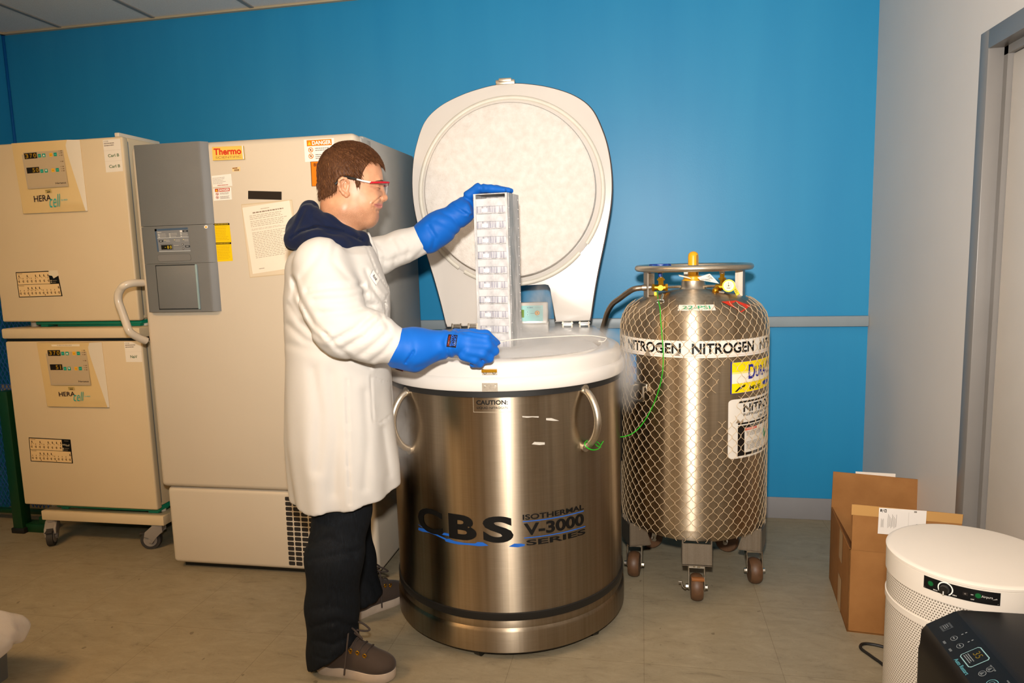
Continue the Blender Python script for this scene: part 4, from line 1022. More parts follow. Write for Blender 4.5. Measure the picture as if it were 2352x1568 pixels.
G = on_y(1674, 656, 2.925); gd = norm(np.array([-.22, -1, .06])); gv = MB().cyl(G - gd * .018, G + gd * .006, .025, n=28); ga = gv.build('pressure_gauge', M['brass'], tk)
gu = norm(np.cross((0, 0, 1), gd)); gw = np.cross(gd, gu)
s = Sheet(lambda u, v, o: G + gd * (.0065 + o) + gu * (.5 - u) * -.044 + gw * (v - .5) * .044); s.ell(.5, .5, .46, .46, 'e6ddcc', 0, 24); s.ell(.5, .5, .3, .3, 'd6ccb8', 1); s.rect(.49, .45, .51, .85, '3a2a1a', 2); s.rect(.35, .25, .65, .3, '6a5a48', 2); s.ell(.5, .5, .06, .06, '3a2a1a', 3); s.build('gauge_dial', ga)
def tagplate(name, tl, tr, bl, br, y, hexc, parent, fn=None):
    f_ = flat_y(tl, tr, bl, br, y); q = MB().prism([(0, 0), (1, 0), (1, 1), (0, 1)], lambda a_, b_, e: f_(a_, b_, e), -.001, .001); o = q.build(name, ink(hexc), parent)
    if fn: s = Sheet(f_, base=.0014); fn(s); s.build('tag_print', o)
tagplate('valve_tag', (1683, 662), (1689, 658), (1692, 679), (1699, 674), 2.93, 'e5c416', tk, lambda s: s.scribble(.2, .2, .8, .8, 3, '7a6410', words=2))
tagplate('valve_tag', (1502, 670), (1508, 670), (1503, 684), (1509, 683), 2.95, 'e5c416', tk)
tagplate('valve_tag', (1645, 667), (1664, 670), (1641, 678), (1660, 681), 2.93, '8d8478', tk)
tagplate('paper_tag', (1602, 637), (1630, 628), (1608, 643), (1652, 651), 2.93, 'e3dccf', tk, lambda s: (s.text('USE', .62, .45, .9, .85, '2a2420', 1), s.scribble(.1, .1, .8, .5, 2, '6a6258', words=4)))
tagplate('paper_tag', (1558, 630), (1584, 637), (1560, 634), (1588, 641), 2.97, 'cfc4b2', tk)
# printed band and labels on the vessel
def tank_uv(px, py, R=RT): return on_cyl(px, py, TC, R)
zb1 = tank_uv(1590, 783)[1]; zb0 = tank_uv(1590, 822)[1]
fn = on_drum(TC, RT, math.radians(165), math.radians(345), zb0, zb1); Ut = lambda px, py=800: (tank_uv(px, py)[0] % (2 * PI) - math.radians(165)) / math.radians(180)
s = Sheet(fn, base=.0006, cuts=90); s.rect(0, 0, 1, 1, 'ded7cb')
uw = Ut(1731) - Ut(1589); g_ = Ut(1589) - Ut(1564)
u0 = Ut(1589)
for k_ in (-2, -1, 0, 1):
    s.text('NITROGEN', u0 + k_ * (uw + g_), .22, u0 + k_ * (uw + g_) + uw, .86, '0f0d0b', 1, .03)
s.rect(0, .09, 1, .11, 'd0a8a0', 1)
s.poly([(Ut(1478), -.02), (Ut(1483), .14), (Ut(1487), .45), (Ut(1492), .20), (Ut(1496), -.02)], '8a7c69', 3); s.poly([(Ut(1500), .62), (Ut(1512), .72), (Ut(1528), .66), (Ut(1516), .58)], '8a7c69', 3); s.poly([(Ut(1549), .12), (Ut(1557), .3), (Ut(1563), .12)], '8a7c69', 3)
s.build('printed_band', tk)
def tank_sheet(pl, pr, pt, pb, R=RT, ym=None, cuts=16):
    ym = ym or (pt + pb) / 2; a0 = tank_uv(pl, ym, R)[0]; a1 = tank_uv(pr, ym, R)[0]; z1 = tank_uv(pl, pt, R)[1]; z0 = tank_uv(pl, pb, R)[1]; return Sheet(on_drum(TC, R, a0, a1 + (.18 if pr > 1764 else 0), z0, z1), base=.0006, cuts=cuts)
s = tank_sheet(1678, 1766, 832, 905); s.rect(0, 0, 1, 1, '2a2a86'); s.rect(.015, .015, .985, .985, 'f0d400', 1); s.rect(.015, .32, .985, .62, 'e9e0ce', 2); s.rect(.015, .62, .985, .68, 'ecd978', 2)
s.text('D', .24, .42, .35, .88, '23238a', 3, .02); s.text('URA-', .36, .45, .62, .80, '23238a', 3, .015); s.text('C', .62, .45, .72, .88, '23238a', 3, .015); s.text('YL', .72, .45, .86, .80, '23238a', 3, .015)
for i in range(3): s.poly([(.05 + .05 * i, .06 + .06 * i), (.08 + .05 * i, .06 + .06 * i), (.14 + .03 * i, .2 + .03 * i), (.11 + .03 * i, .2 + .03 * i)], '2b2512', 3)
s.text('MVE', .26, .07, .46, .2, '2b2512', 3, .015); s.ell(.62, .19, .10, .08, '2a3c9a', 3); s.text('230', .75, .1, .86, .26, '5a4a10', 3, .01); s.build('yellow_label', tk)
s = tank_sheet(1670, 1766, 918, 1056); r = []
for (u, v, q) in ((.99, .94, 0), (.07, .94, 1), (.07, .06, 2), (.99, .06, 3)): r += [(u + .06 * math.cos(t), v + .055 * math.sin(t)) for t in np.linspace(q * PI / 2, (q + 1) * PI / 2, 6)]
s.poly(r, 'd8d0c4', 0); s.rect(.14, .925, 1, .955, '191410', 1); s.text('NITROGEN', .20, .765, .98, .90, '191410', 2, .03); s.text('REFRIGERATED LIQUID', .20, .695, .98, .745, '26201a', 2, .01); s.text('UN 1977', .45, .62, .72, .675, '26201a', 2, .01); s.rect(.13, .565, 1, .595, '191410', 1)
s.rect(.13, .04, 1, .545, '191410', 1); s.rect(.22, .085, 1, .50, 'd8d0c4', 2); s.text('ALWAYS KEEP IN UPRIGHT', .30, .512, .9, .535, 'c8c0b4', 2); s.rect(.22, .455, .42, .495, 'c4421f', 3); s.text('WARNING', .24, .465, .40, .488, 'f0e0d0', 4, .01)
s.scribble(.25, .36, .52, .44, 4, '8d857b', 3, words=7); s.scribble(.25, .13, .55, .27, 7, '8d857b', 3, words=7); s.poly([(.62, .22), (.67, .33), (.62, .44), (.57, .33)], '0f8a5c', 3); s.rect(.617, .10, .623, .5, '3c2a20', 3); s.scribble(.70, .3, .85, .44, 5, '9d958b', 3, words=4); s.text('DO NOT REMOVE THIS LABEL', .36, .05, .95, .075, 'c8c0b4', 2); s.poly([(.10, .60), (.13, .66), (.16, .61), (.20, .66), (.20, .59)], '8a7660', 3); s.build('warning_label', tk)
s = tank_sheet(1449, 1462, 812, 884, cuts=8); s.rect(-1.2, 0, 1, 1, '0e86cc'); s.rect(-.4, .40, .9, .62, '3a4a9a', 1); s.rect(-1, .05, .4, .28, '6a78b0', 1); s.build('blue_label', tk)
def dome(a0, a1, r0, r1):
    rr_ = [p[0] for p in TP[10:]][::-1]; zz = [p[1] for p in TP[10:]][::-1]
    def fn(u, v, off): r = r0 + (r1 - r0) * v; a_ = a0 + (a1 - a0) * u; return (TC[0] + (r + off) * math.cos(a_), TC[1] + (r + off) * math.sin(a_), float(np.interp(r, rr_, zz)) + off)
    return fn
def dome_px(px, r): # angle on the dome circle of radius r seen at column px
    best = min(np.linspace(-PI, 0, 721), key=lambda a_: abs((lambda q: CX + FPX * q[0] / q[2])(RW.T @ (np.array([TC[0] + r * math.cos(a_), TC[1] + r * math.sin(a_), 1.2]) - O3)) - px)); return best
s = Sheet(dome(dome_px(1558, .262), dome_px(1642, .262), .274, .250), base=.001, cuts=10); s.rect(0, 0, 1, 1, 'd9d2c6'); s.text('22-PSI', .11, .2, .87, .82, '2f9a6a', 1, .01); s.build('pressure_label', tk)
s = Sheet(dome(dome_px(1660, .25), dome_px(1722, .262), .282, .236), base=.001, cuts=10); s.poly([(0, .95), (.55, 1), (1, .35), (.45, 0), (.2, .5)], 'c8341e', 0); s.build('red_label', tk)
# lugs
m = MB(); al, zl = tank_uv(1475, 895); t = np.array([-math.sin(al), math.cos(al), 0]); 
for e in (-.032, .032): m.tube([rp(al, RT - .002, zl + .02) + t * e, rp(al, RT + .024, zl + .018) + t * e * .9, rp(al, RT + .032, zl - .02) + t * e * 1.15, rp(al, RT + .026, zl - .036) + t * e * 1.0], .005, 8)
m.tube([rp(al, RT + .026, zl - .036) - t * .032, rp(al, RT + .03, zl - .04), rp(al, RT + .026, zl - .036) + t * .032], .005, 8); m.prism([(-.036, .0), (.036, .0), (.036, .03), (-.036, .03)], lambda a_, b_, e: rp(al, RT + e, zl + b_) + t * a_, -.002, .012, .003)
m.build('carry_handle', M['steel'], tk)
# five casters on welded brackets
for i in range(5):
    ang = math.radians(-90 + 72 * i); d = np.array([math.cos(ang), math.sin(ang), 0]); t = np.array([-d[1], d[0], 0]); c = np.array([TC[0], TC[1], 0]) + d * .262
    m = MB(); m.prism([(-.058, .155), (.058, .155), (.058, .245), (-.058, .245)], lambda a_, b_, e: c + t * a_ + d * e + (0, 0, b_), .036, .041); m.prism([(-.05, .0), (.041, .0), (.041, .0055), (-.05, .0055)], lambda a_, b_, e: c + d * a_ + t * e + (0, 0, .152 + b_), -.058, .058)
    for e in (-.058, .054): m.prism([(-.055, .155), (.04, .155), (.04, .26), (-.03, .24)], lambda a_, b_, q, e=e: c + d * a_ + t * (e + q) + (0, 0, b_), 0, .004)
    br_ = m.build('caster_bracket', M['dull_steel'], tk)
    yaw = math.radians((-90, -84, -20, 200, -97)[i]); wd_ = np.array([math.cos(yaw), math.sin(yaw), 0]); wt = np.array([-wd_[1], wd_[0], 0]); h = c + wd_ * .022 + (0, 0, .0555)
    m = MB(); m.cyl(c + (0, 0, .138), c + (0, 0, .152), .026)
    for sg in (-1, 1):
        m.prism([(-.028, .140), (.02, .140), (.034, .062), (.030, .046), (.014, .046), (.01, .07)], lambda a_, b_, q, sg=sg: c + wd_ * a_ + wt * (sg * .031 + q) + (0, 0, b_), -.002, .002, .001)
        m.cyl(h + wt * sg * .033, h + wt * sg * .043, .009, n=6)
    m.prism([(-.03, .134), (.022, .134), (.022, .142), (-.03, .142)], lambda a_, b_, q: c + wd_ * a_ + wt * q + (0, 0, b_), -.031, .031)
    m.build('caster_fork', M['chrome'], tk)
    w = MB(); prof = [(.0, -.024), (.036, -.024), (.046, -.0235), (.052, -.016), (.0545, -.006), (.055, 0), (.0545, .006), (.052, .016), (.046, .0235), (.036, .024), (0, .024)]
    ringz = [[h + wt * q + r_ * (math.cos(t_) * wd_ + math.sin(t_) * np.array([0, 0, 1.])) for t_ in np.linspace(0, 2 * PI, 32, endpoint=False)] for r_, q in prof[1:-1]]
    w.loft(ringz); w.build('caster_wheel', M['wheel_tan'], tk)
    if i == 0:
        m = MB().box(h + (-.022, -.038, .040), h + (.028, -.02, .052), .002); m.build('brake_pad', paint('rusty_brake', '8a5426', .5), tk)
        m = MB(); q = h + (-.045, -.02, .0); m.tube([q, q + (-.012, -.004, .012), q + (-.016, -.004, .03), q + (-.028, -.004, .03)], .004, 8); m.build('brake_lever', M['chrome'], tk)
# blue handwheel on the left valve, level with the ring
bc = np.array([on_y(1516, 606, 2.955)[0], 2.955, 1.338]); m = MB()
wv = [((.046 if i % 2 else .040) * math.cos(t), (.046 if i % 2 else .040) * math.sin(t)) for i, t in enumerate(np.linspace(0, 2 * PI, 24, endpoint=False))]
m.prism(wv, lambda a_, b_, e: bc + (a_, b_, e), 0, .022, .005); m.cyl(bc + (0, 0, -.03), bc + (0, 0, .002), .008, n=12); m.build('valve_handwheel', M['blue_pad'], va, 'navy blue handwheel')

# ------------------------------------------------------------------ plastic net sleeve over the cylinder
rr_ = np.array([p[0] for p in TP[7:17]]); zz_ = np.array([p[1] for p in TP[7:17]])
NC = 46; cw = 2 * PI / NC; H = .0495; m = MB()
seq = np.concatenate([np.linspace(.238, 1.10, 18 * 8 + 1), np.linspace(1.10, 1.236, 28)[1:]])
def net_r(z):
    if z < .30: return .3075 - (.30 - z) * .12
    if z > 1.078: return float(np.interp(z, zz_, rr_)) + .004
    return .3078
hole = [(tank_uv(1672, 905)[0] % (2 * PI), .86, .13, .115), (tank_uv(1640, 960)[0] % (2 * PI), .80, .10, .06), (tank_uv(1632, 985)[0] % (2 * PI), .74, .06, .05)]
def in_hole(a, z): return any(((((a - h_[0] + PI) % (2 * PI)) - PI) / h_[2]) ** 2 + ((z - h_[1]) / h_[3]) ** 2 < 1 for h_ in hole)
rr2 = random.Random(5)
for i in range(NC):
    for sd in (0, 1):
        run = []; top = 1.20 + rr2.uniform(-.016, .022); bot = .245 + rr2.uniform(-.004, .02)
        for z in seq:
            if z > top or z < bot: continue
            w_ = math.sin(2 * PI * z / H); w_ = math.copysign(min(1, abs(w_) ** .8 * 1.03), w_)
            w2 = w_ if sd == 0 else -w_
            sag = .030 * math.sin(z * 7 + i * .31) * .35 + (.05 * (1.0 - z) ** 2 if True else 0)
            a = cw * (i + .5 * sd * 2 * .5 + 0) + cw * .235 * w2 + sag
            # alternate strands meet their neighbour on either side
            p = rp(a, net_r(z), z)
            if in_hole(a % (2 * PI), z):
                if len(run) > 2: m.tube(run, .00105, 4)
                run = []
            else: run.append(p)
        if len(run) > 2: m.tube(run, .00105, 4)
tag(m.build('protective_net', M['net'], origin=(TC[0], TC[1], .24)), 'tan plastic diamond mesh net sleeve wrapped around the steel gas cylinder', 'net')
# ------------------------------------------------------------------ braided hose
HP = [((1490, 660), 2.99), ((1472, 661), 2.995), ((1455, 664), 3.0), ((1440, 673), 3.03), ((1424, 685), 3.07), ((1407, 698), 3.12), ((1395, 718), 3.17), ((1389, 738), 3.2), ((1381, 765), 3.22)]
pts = spline([on_y(*p, y) for p, y in HP], 10) + [on_y(1379, 775, 3.225) + np.array([0, .02, -.12])]
m = MB(); m.tube(pts, [.0115 + .0009 * (i % 2) for i in range(len(pts))], 14); ho = m.build('transfer_hose', M['hose'], origin=pts[0]); tag(ho, 'flexible braided steel hose bending from the cylinder valve down behind the drum', 'hose')
m = MB(); m.cyl(pts[0] + (.012, 0, 0), pts[8], .0135, n=14); m.build('hose_fitting', M['steel'], ho)
# ------------------------------------------------------------------ green cable with ring
def cyl_pt(px, py, C, R, off=.006): a, z = on_cyl(px, py, C, R); return np.array([C[0] + (R + off) * math.cos(a), C[1] + (R + off) * math.sin(a), z])
cp = [on_y(1510, 668, 2.93), on_y(1512, 690, 2.82), on_y(1516, 708, 2.785)] + [cyl_pt(x, y, TC, .309, .006) for x, y in ((1519, 735), (1522, 770), (1525, 820), (1521, 868), (1509, 912), (1493, 948))]
cp += [on_y(1470, 980, 2.74), on_y(1449, 997, 2.72), on_y(1425, 1003, 2.68), on_y(1406, 996, 2.62), on_y(1394, 990, 2.55)]
hx = rad(aR, RB + .03, zR1 + .004)
cp += [on_y(1390, 1005, 2.50), on_y(1380, 1022, 2.44)]
m = MB().tube(spline(cp, 8), .0021, 8)
lo_ = [on_y(1380, 1022, 2.44), on_y(1375, 1030, 2.40), on_y(1362, 1033, 2.36), on_y(1349, 1028, 2.345), on_y(1343, 1019, 2.35), on_y(1348, 1012, 2.38), on_y(1358, 1013, 2.42)]
m.tube(spline(lo_, 8), .0021, 8); m.tube(spline([on_y(1378, 1020, 2.43), on_y(1372, 1015, 2.42), on_y(1366, 1017, 2.41), on_y(1372, 1024, 2.42), on_y(1380, 1027, 2.43)], 6), .0018, 8); m.tube(spline([on_y(1394, 990, 2.55), on_y(1385, 991, 2.53), on_y(1374, 996, 2.47)], 6), .0021, 8)
gc = m.build('safety_cable', M['green_cable'], origin=cp[0]); tag(gc, 'thin green coated cable hanging from the cylinder valve to the drum\'s right handle', 'cable')
m = MB(); q = on_y(1516, 692, 2.81); m.tube([q + (.016 * math.cos(t), .004 * math.sin(2 * t), .007 * math.sin(t)) for t in np.linspace(0, 2 * PI, 20, endpoint=False)], .003, 8, closed=True); m.cyl(q + (.006, 0, .004), q + (.012, 0, .03), .004, n=8); m.build('cable_shackle', M['chrome'], gc)
# ------------------------------------------------------------------ cardboard carton
ang = math.radians(-6); KO = np.array([.737, 2.594, 0]); KR = rotz(ang)
def kb(u, v, z): return KO + KR @ np.array([u, v, 0]) + np.array([0, 0, z])
KW, KD, KH = .345, .44, .318
cb = thing('cardboard_box', 'open brown cardboard box with raised flaps, standing beside the right wall', 'box', kb(KW / 2, KD / 2, 0))
m = MB(); t_ = .005
def panel(mb, P, n): 
    P = [np.array(p, float) for p in P]; n = norm(n) * t_; k = len(P); mb.add([p for p in P] + [p + n for p in P], [tuple(range(k)), tuple(range(2 * k - 1, k - 1, -1))] + [(i, i + k, (i + 1) % k + k, (i + 1) % k) for i in range(k)])
ux = KR @ np.array([1., 0, 0]); uy = KR @ np.array([0, 1., 0])
panel(m, [kb(0, 0, 0), kb(KW, 0, 0), kb(KW, 0, KH), kb(0, 0, KH)], uy); panel(m, [kb(0, KD, 0), kb(KW, KD, 0), kb(KW, KD, KH), kb(0, KD, KH)], -uy)
panel(m, [kb(0, 0, 0), kb(0, KD, 0), kb(0, KD, KH), kb(0, 0, KH)], ux); panel(m, [kb(KW, 0, 0), kb(KW, KD, 0), kb(KW, KD, KH), kb(KW, 0, KH)], -ux); panel(m, [kb(0, 0, .001), kb(KW, 0, .001), kb(KW, KD, .001), kb(0, KD, .001)], (0, 0, 1))
m.build('carton_body', M['card'], cb)
m = MB(); ff = lambda u, h: kb(u, -.012 * h / .18 - .002, KH + h)
panel(m, [ff(0.006, 0), ff(KW - .004, 0), ff(KW + .006, .165), ff(.004, .178)], uy); fl = m.build('flap', M['card'], cb)
m = MB(); fb = lambda u, h: kb(u, KD + .006 * h / .17, KH + h - .01); panel(m, [fb(0, 0), fb(KW, 0), fb(KW - .008, .150), fb(.004, .163)], -uy); m.build('flap', M['card'], cb)
m = MB(); panel(m, [kb(.002, .01, KH), kb(.002, KD - .01, KH), kb(.075, KD - .05, KH - .135), kb(.075, .05, KH - .135)], (0, 0, 1)); m.build('flap', M['card'], cb)
m = MB(); panel(m, [kb(KW - .002, .01, KH), kb(KW - .002, KD - .01, KH), kb(KW - .03, KD - .05, KH - .14), kb(KW - .03, .05, KH - .14)], (0, 0, 1)); m.build('flap', M['card'], cb)
def fsheet(u0, u1, h0, h1): 
    def fn(u, v, off): p = ff(u0 + (u1 - u0) * u, h0 + (h1 - h0) * v) - uy * off; return tuple(p)
    return fn
s = Sheet(fsheet(.0, KW + .004, .136, .176), base=.0008); s.poly([(0, 0), (1, -.10), (1, .78), (0, 1.0)], 'bd9158', 0); s.build('packing_tape', fl, rough=.18)
s = Sheet(fsheet(.088, .238, .072, .171), base=.0018); s.rect(0, 0, 1, 1, 'e4ddd6'); s.text('P', .075, .82, .10, .94, '2a2522', 1, .02); s.rect(.115, .84, .165, .95, '2a2522', 1); s.rect(.125, .87, .155, .92, 'e4ddd6', 2); s.rect(.03, .85, .06, .95, '2a2522', 1)
for i in range(5): s.rect(.055 + .013 * i, .25 + .02 * (i % 2), .061 + .013 * i, .6 - .03 * (i % 3), 'a09890', 1)
for i in range(9): s.rect(.20 + .022 * i, .25 + .03 * (i % 3), .207 + .022 * i, .78 - .05 * (i % 4), '8a827a', 1)
s.rect(.63, .18, .64, .9, 'cfc8c0', 1); s.rect(.80, .36, .85, .47, '2a2522', 1); s.rect(.86, .36, .87, .47, '2a2522', 1); s.rect(.74, .9, .8, .96, '8a827a', 1); s.build('shipping_label', fl, rough=.3)
m = MB(); 
s = Sheet(lambda u, v, o: tuple(kb(-.0006 - o, .14 + .07 * u, v * KH))); s.rect(0, 0, 1, .42, 'b98c52'); s.rect(0, .62, 1, 1, 'b98c52'); s.build('side_tape', cb, rough=.18)
s = Sheet(lambda u, v, o: tuple(fb(.09 + .15 * u, .152 + .016 * v))); s.rect(0, 0, 1, 1, 'd9d0c4'); s.build('label_edge', cb)

# ------------------------------------------------------------------ round air purifier
AC = np.array([.808, 1.838]); AR = .189; AZ = .648; A3 = (AC[0], AC[1], 0)
ap = thing('air_purifier', 'round cream air purifier with a perforated drum, in the right foreground', 'air purifier', (AC[0], AC[1], 0))
MB().lathe([(0, AZ), (AR - .010, AZ), (AR - .003, AZ - .0015), (AR + .0012, AZ - .005), (AR + .0012, AZ - .0105), (AR - .001, AZ - .012)], A3, 128).build('lid', M['purifier'], ap)
MB().lathe([(AR - .004, AZ - .010), (AR, AZ - .013), (AR, AZ - .066), (AR - .003, AZ - .068)], A3, 128).build('control_band', M['purifier'], ap)
MB().lathe([(AR - .0035, AZ - .066), (AR - .0035, AZ - .128)], A3, 128, uv=True).build('outlet_grille', M['perf'], ap)
MB().lathe([(AR - .004, AZ - .127), (AR - .001, AZ - .128), (AR - .001, AZ - .144), (AR - .004, AZ - .145)], A3, 128).build('middle_band', M['purifier'], ap)
MB().lathe([(AR - .0035, AZ - .144), (AR - .0035, .06)], A3, 128, uv=True).build('intake_drum', M['perf'], ap)
MB().lathe([(AR - .004, .062), (AR, .06), (AR, .024), (AR - .01, .02), (0, .02)], A3, 96).build('base', M['purifier'], ap)
for a in (45, 135, 225, 315): MB().cyl((AC[0] + .15 * math.cos(math.radians(a)), AC[1] + .15 * math.sin(math.radians(a)), 0), (AC[0] + .15 * math.cos(math.radians(a)), AC[1] + .15 * math.sin(math.radians(a)), .022), .02, n=16).build('foot', M['tyre'], ap)
a0, z1 = on_cyl(2124, 1304, AC, AR); a1, _ = on_cyl(2299, 1352, AC, AR); _, z0 = on_cyl(2124, 1332, AC, AR)
dz_ = z1 - (AZ - .0145); z1 -= dz_; z0 = z1 - .0305
fn = on_drum(AC, AR, a0, a1, z0, z1); s = Sheet(fn, base=.0012, cuts=24); s.rect(0, 0, 1, 1, '0d0c0b'); cp_ = lambda u, v, ru, h, l=1: s.ell(u, v, ru, ru * (a1 - a0) * AR / (z1 - z0), h, l, 24)
cp_(.105, .52, .042, '123d22'); cp_(.105, .52, .034, '0d5a2a', 2); cp_(.31, .50, .105, 'e8e4dc', 1); cp_(.31, .50, .088, '0d0c0b', 2); s.rect(.30, .0, .36, .25, '0d0c0b', 3); cp_(.31, .5, .06, '050505', 3)
s.text('MAX', .15, .10, .21, .19, 'd8d4cc', 3, .02); s.text('MIN', .41, .14, .46, .23, 'd8d4cc', 3, .02); s.rect(.535, .38, .60, .64, '241f1c', 1); cp_(.565, .52, .012, '6a645e', 2); s.text('ON', .635, .52, .665, .60, 'd8d4cc', 2, .02); s.text('OFF', .635, .16, .68, .24, 'd8d4cc', 2, .02)
cp_(.725, .56, .042, '123d22'); cp_(.725, .56, .034, '0d5a2a', 2); s.text('Airpura', .765, .42, .905, .66, 'c8c4bc', 2); s.poly([(.90, .40), (.965, .46), (.955, .54), (.92, .46)], '9a968e', 2)
for u in (.02, .975): cp_(u, .10, .007, '6a645e', 1)
cpn = s.build('control_panel', ap)
am = a0 + (a1 - a0) * .31; zm = z0 + (z1 - z0) * .5
def apr(a, r, z): return np.array([AC[0] + r * math.cos(a), AC[1] + r * math.sin(a), z])
k_ = MB().cyl(apr(am, AR, zm), apr(am, AR + .014, zm), .0105, .0095, n=24); kn = k_.build('speed_knob', M['black'], cpn)
MB().box(apr(am, AR + .015, zm) - (.0008, .001, .010), apr(am, AR + .015, zm) + (.0008, .001, -.002)).build('knob_mark', ink('e8e4dc'), cpn)
m = MB().tube(spline([(.80, 2.02, .012), (.815, 2.2, .006), (.80, 2.36, .0055), (.772, 2.43, .0055), (.752, 2.475, .0055), (.766, 2.505, .0055), (.80, 2.508, .0055), (.85, 2.49, .0055), (.93, 2.46, .0055), (1.0, 2.44, .0055), (1.06, 2.44, .0055)], 8), .0052, 8)
tag(m.build('power_cord', M['gasket'], origin=(.80, 2.03, 0)), 'black power cord looped on the floor behind the round purifier', 'cord')

# ------------------------------------------------------------------ black dehumidifier
dh = thing('dehumidifier', 'black appliance with a slanted touch panel in the bottom right corner', 'dehumidifier', (.82, 1.44, 0))
x0, x1, y0, y1, zt_ = .688, .96, 1.20, 1.628, .602
m = MB(); prof = [(x0 - .072, .02), (x0 - .072, .50), (x0 - .070, .548), (x0 - .060, .562), (x0, zt_ - .004), (x0 + .012, zt_), (x1 - .01, zt_), (x1, zt_ - .01), (x1, .02)]
m.prism(prof, lambda a, b, e: (a, e, b), y0, y1, .008); m.build('housing', M['blackgloss'], dh)
for (x, y) in ((x0 - .03, y0 + .05), (x1 - .05, y0 + .05), (x0 - .03, y1 - .05), (x1 - .05, y1 - .05)): MB().cyl((x, y, 0), (x, y, .024), .018, n=16).build('foot', M['tyre'], dh)
A = np.array([x0 - .0605, y1 - .006, .562]); Bv = np.array([x0 - .001, y1 - .006, zt_ - .004]); nn = norm(np.cross(np.array([0, 1., 0]), Bv - A)); nn = nn if nn[2] > 0 else -nn; PL = y1 - y0 - .012
def dp(u, v, off): p = A + (Bv - A) * v + np.array([0, -PL * u, 0]) + nn * off; return tuple(p)
s = Sheet(dp, base=.0006); s.rect(0, 0, 1, 1, '0b0e12', 0)
def rb(u, v, r, hexc, hole='10151a', lay=1): s.ell(u, v, r / PL, r / .07, hexc, lay, 28); s.ell(u, v, (r - .0012) / PL, (r - .0012) / .07, hole, lay + 1, 28)
s.rect(.065, .28, .115, .62, '3d4145', 1); s.rect(.07, .34, .11, .56, '16191c', 2); s.scribble(.072, .36, .108, .54, 3, '6a6e72', 3, words=2)
for u in (.195, .265): rb(u, .42, .0075, '7d8285'); s.scribble(u - .008, .38, u + .008, .46, 1, '7d8285', 3, words=2); s.rect(u - .012, .08, u + .012, .15, '5d6265', 1)
for u in (.19, .26): s.rect(u, .66, u + .006, .72, '7d8285', 1); s.rect(u, .78, u + .006, .84, '7d8285', 1)
s.poly([(.335, .22), (.425, .22), (.435, .28), (.435, .80), (.425, .86), (.335, .86), (.325, .80), (.325, .28)], '8ab0b4', 1); s.poly([(.337, .25), (.424, .25), (.431, .30), (.431, .78), (.424, .83), (.337, .83), (.329, .78), (.329, .30)], '0c0f12', 2); s.text('35', .355, .55, .40, .76, '6a5a18', 3); s.scribble(.34, .30, .41, .48, 3, '7a7f82', 3, words=3)
for u, v in ((.50, .42), (.495, .66)): rb(u, v, .0075, '7d8285'); s.poly([(u - .01, v - .06), (u + .01, v - .06), (u, v + .08)], '5d6265', 3)
rb(.585, .45, .0115, '7fc3cc'); rb(.585, .45, .006, '5d8a92', lay=3); s.text('Auto Restart', .34, .02, .47, .14, '5aa0ae', 2, .01); s.rect(.47, .72, .52, .76, '5d6265', 1); s.rect(.60, .80, .66, .84, '5d6265', 1)
s.build('touch_panel', dh, rough=.42)

# ------------------------------------------------------------------ bin edge and plastic bag, bottom left
gb = thing('waste_bin', 'grey bin just inside the lower left edge, lined with a plastic bag', 'bin', (-2.36, 1.75, 0))
m = MB()
bx0_, bx1_ = -2.56, -2.16
m.prism([(bx0_ + .02, .0), (bx1_ - .022, .0), (bx1_, .245), (bx0_, .245)], lambda a, b, e: (a, e, b), 1.6, 1.90, .01); m.build('body', M['greybin'], gb)
m = MB(); 
n_ = 64; ringsb = []
rnd = random.Random(11)
ph = [rnd.uniform(0, 6) for _ in range(6)]
def bagr(t, k): return .74 * (1 + .09 * math.sin(4 * t + ph[0] + k) + .05 * math.sin(7 * t + ph[1] - k * 2) + .03 * math.sin(11 * t + ph[2] + 3 * k))
for k, (z, r, dx) in enumerate(((.215, .085, .04), (.205, .10, .045), (.228, .118, .035), (.262, .115, .02), (.29, .095, .0), (.312, .07, -.03), (.328, .05, -.06), (.337, .02, -.08))):
    ringsb.append([np.array([-2.170 + dx + r * bagr(t, k * .6) * math.cos(t), 1.80 + 1.3 * r * bagr(t, k * .6) * math.sin(t), z - .035 + .007 * math.sin(5 * t + k)]) for t in np.linspace(0, 2 * PI, n_, endpoint=False)])
cols_ = [spline([r_[i] for r_ in ringsb], 4) for i in range(n_)]; m.loft([[cols_[i][j] for i in range(n_)] for j in range(len(cols_[0]))]); o = m.build('plastic_bag', M['bag'], origin=(-2.16, 1.8, .21)); tag(o, 'crumpled clear plastic bag spilling over the grey bin at the lower left edge', 'bag')
# ------------------------------------------------------------------ the man
from mathutils.bvhtree import BVHTree
PSI = math.radians(23.6); PO = np.array([-1.045, 2.25, 0]); EF = np.array([math.cos(PSI), math.sin(PSI), 0]); EL = np.array([-math.sin(PSI), math.cos(PSI), 0])
def P3(f, l, z): return PO + EF * f + EL * l + np.array([0, 0, z])
def bvh_of(Wv, Fq): return BVHTree.FromPolygons([tuple(p) for p in Wv], [tuple(q) for q in Fq.tolist()])
def B(px, py, l):                                # body coordinates (forward, left, up) of a pixel on the plane at side offset l
    p = on_plane(px, py, PO + EL * l, EL) - PO; return np.array([p.dot(EF), l, p[2]])
def toB(p): q = np.array(p, float) - PO; return np.array([q.dot(EF), q.dot(EL), q[2]])
def toW(V): V = np.asarray(V); return PO + V[:, :1] * EF + V[:, 1:2] * EL + V[:, 2:3] * np.array([0, 0, 1.])
man = thing('person', 'man in white lab coat, navy hood and blue gloves lifting the frosted rack', 'person', PO)
k = N('skin'); v = k.coord(); f = k.noise(v, 38, 3)
g = k.n('ShaderNodeSeparateXYZ'); k.l(k.coord(), g.inputs[0])
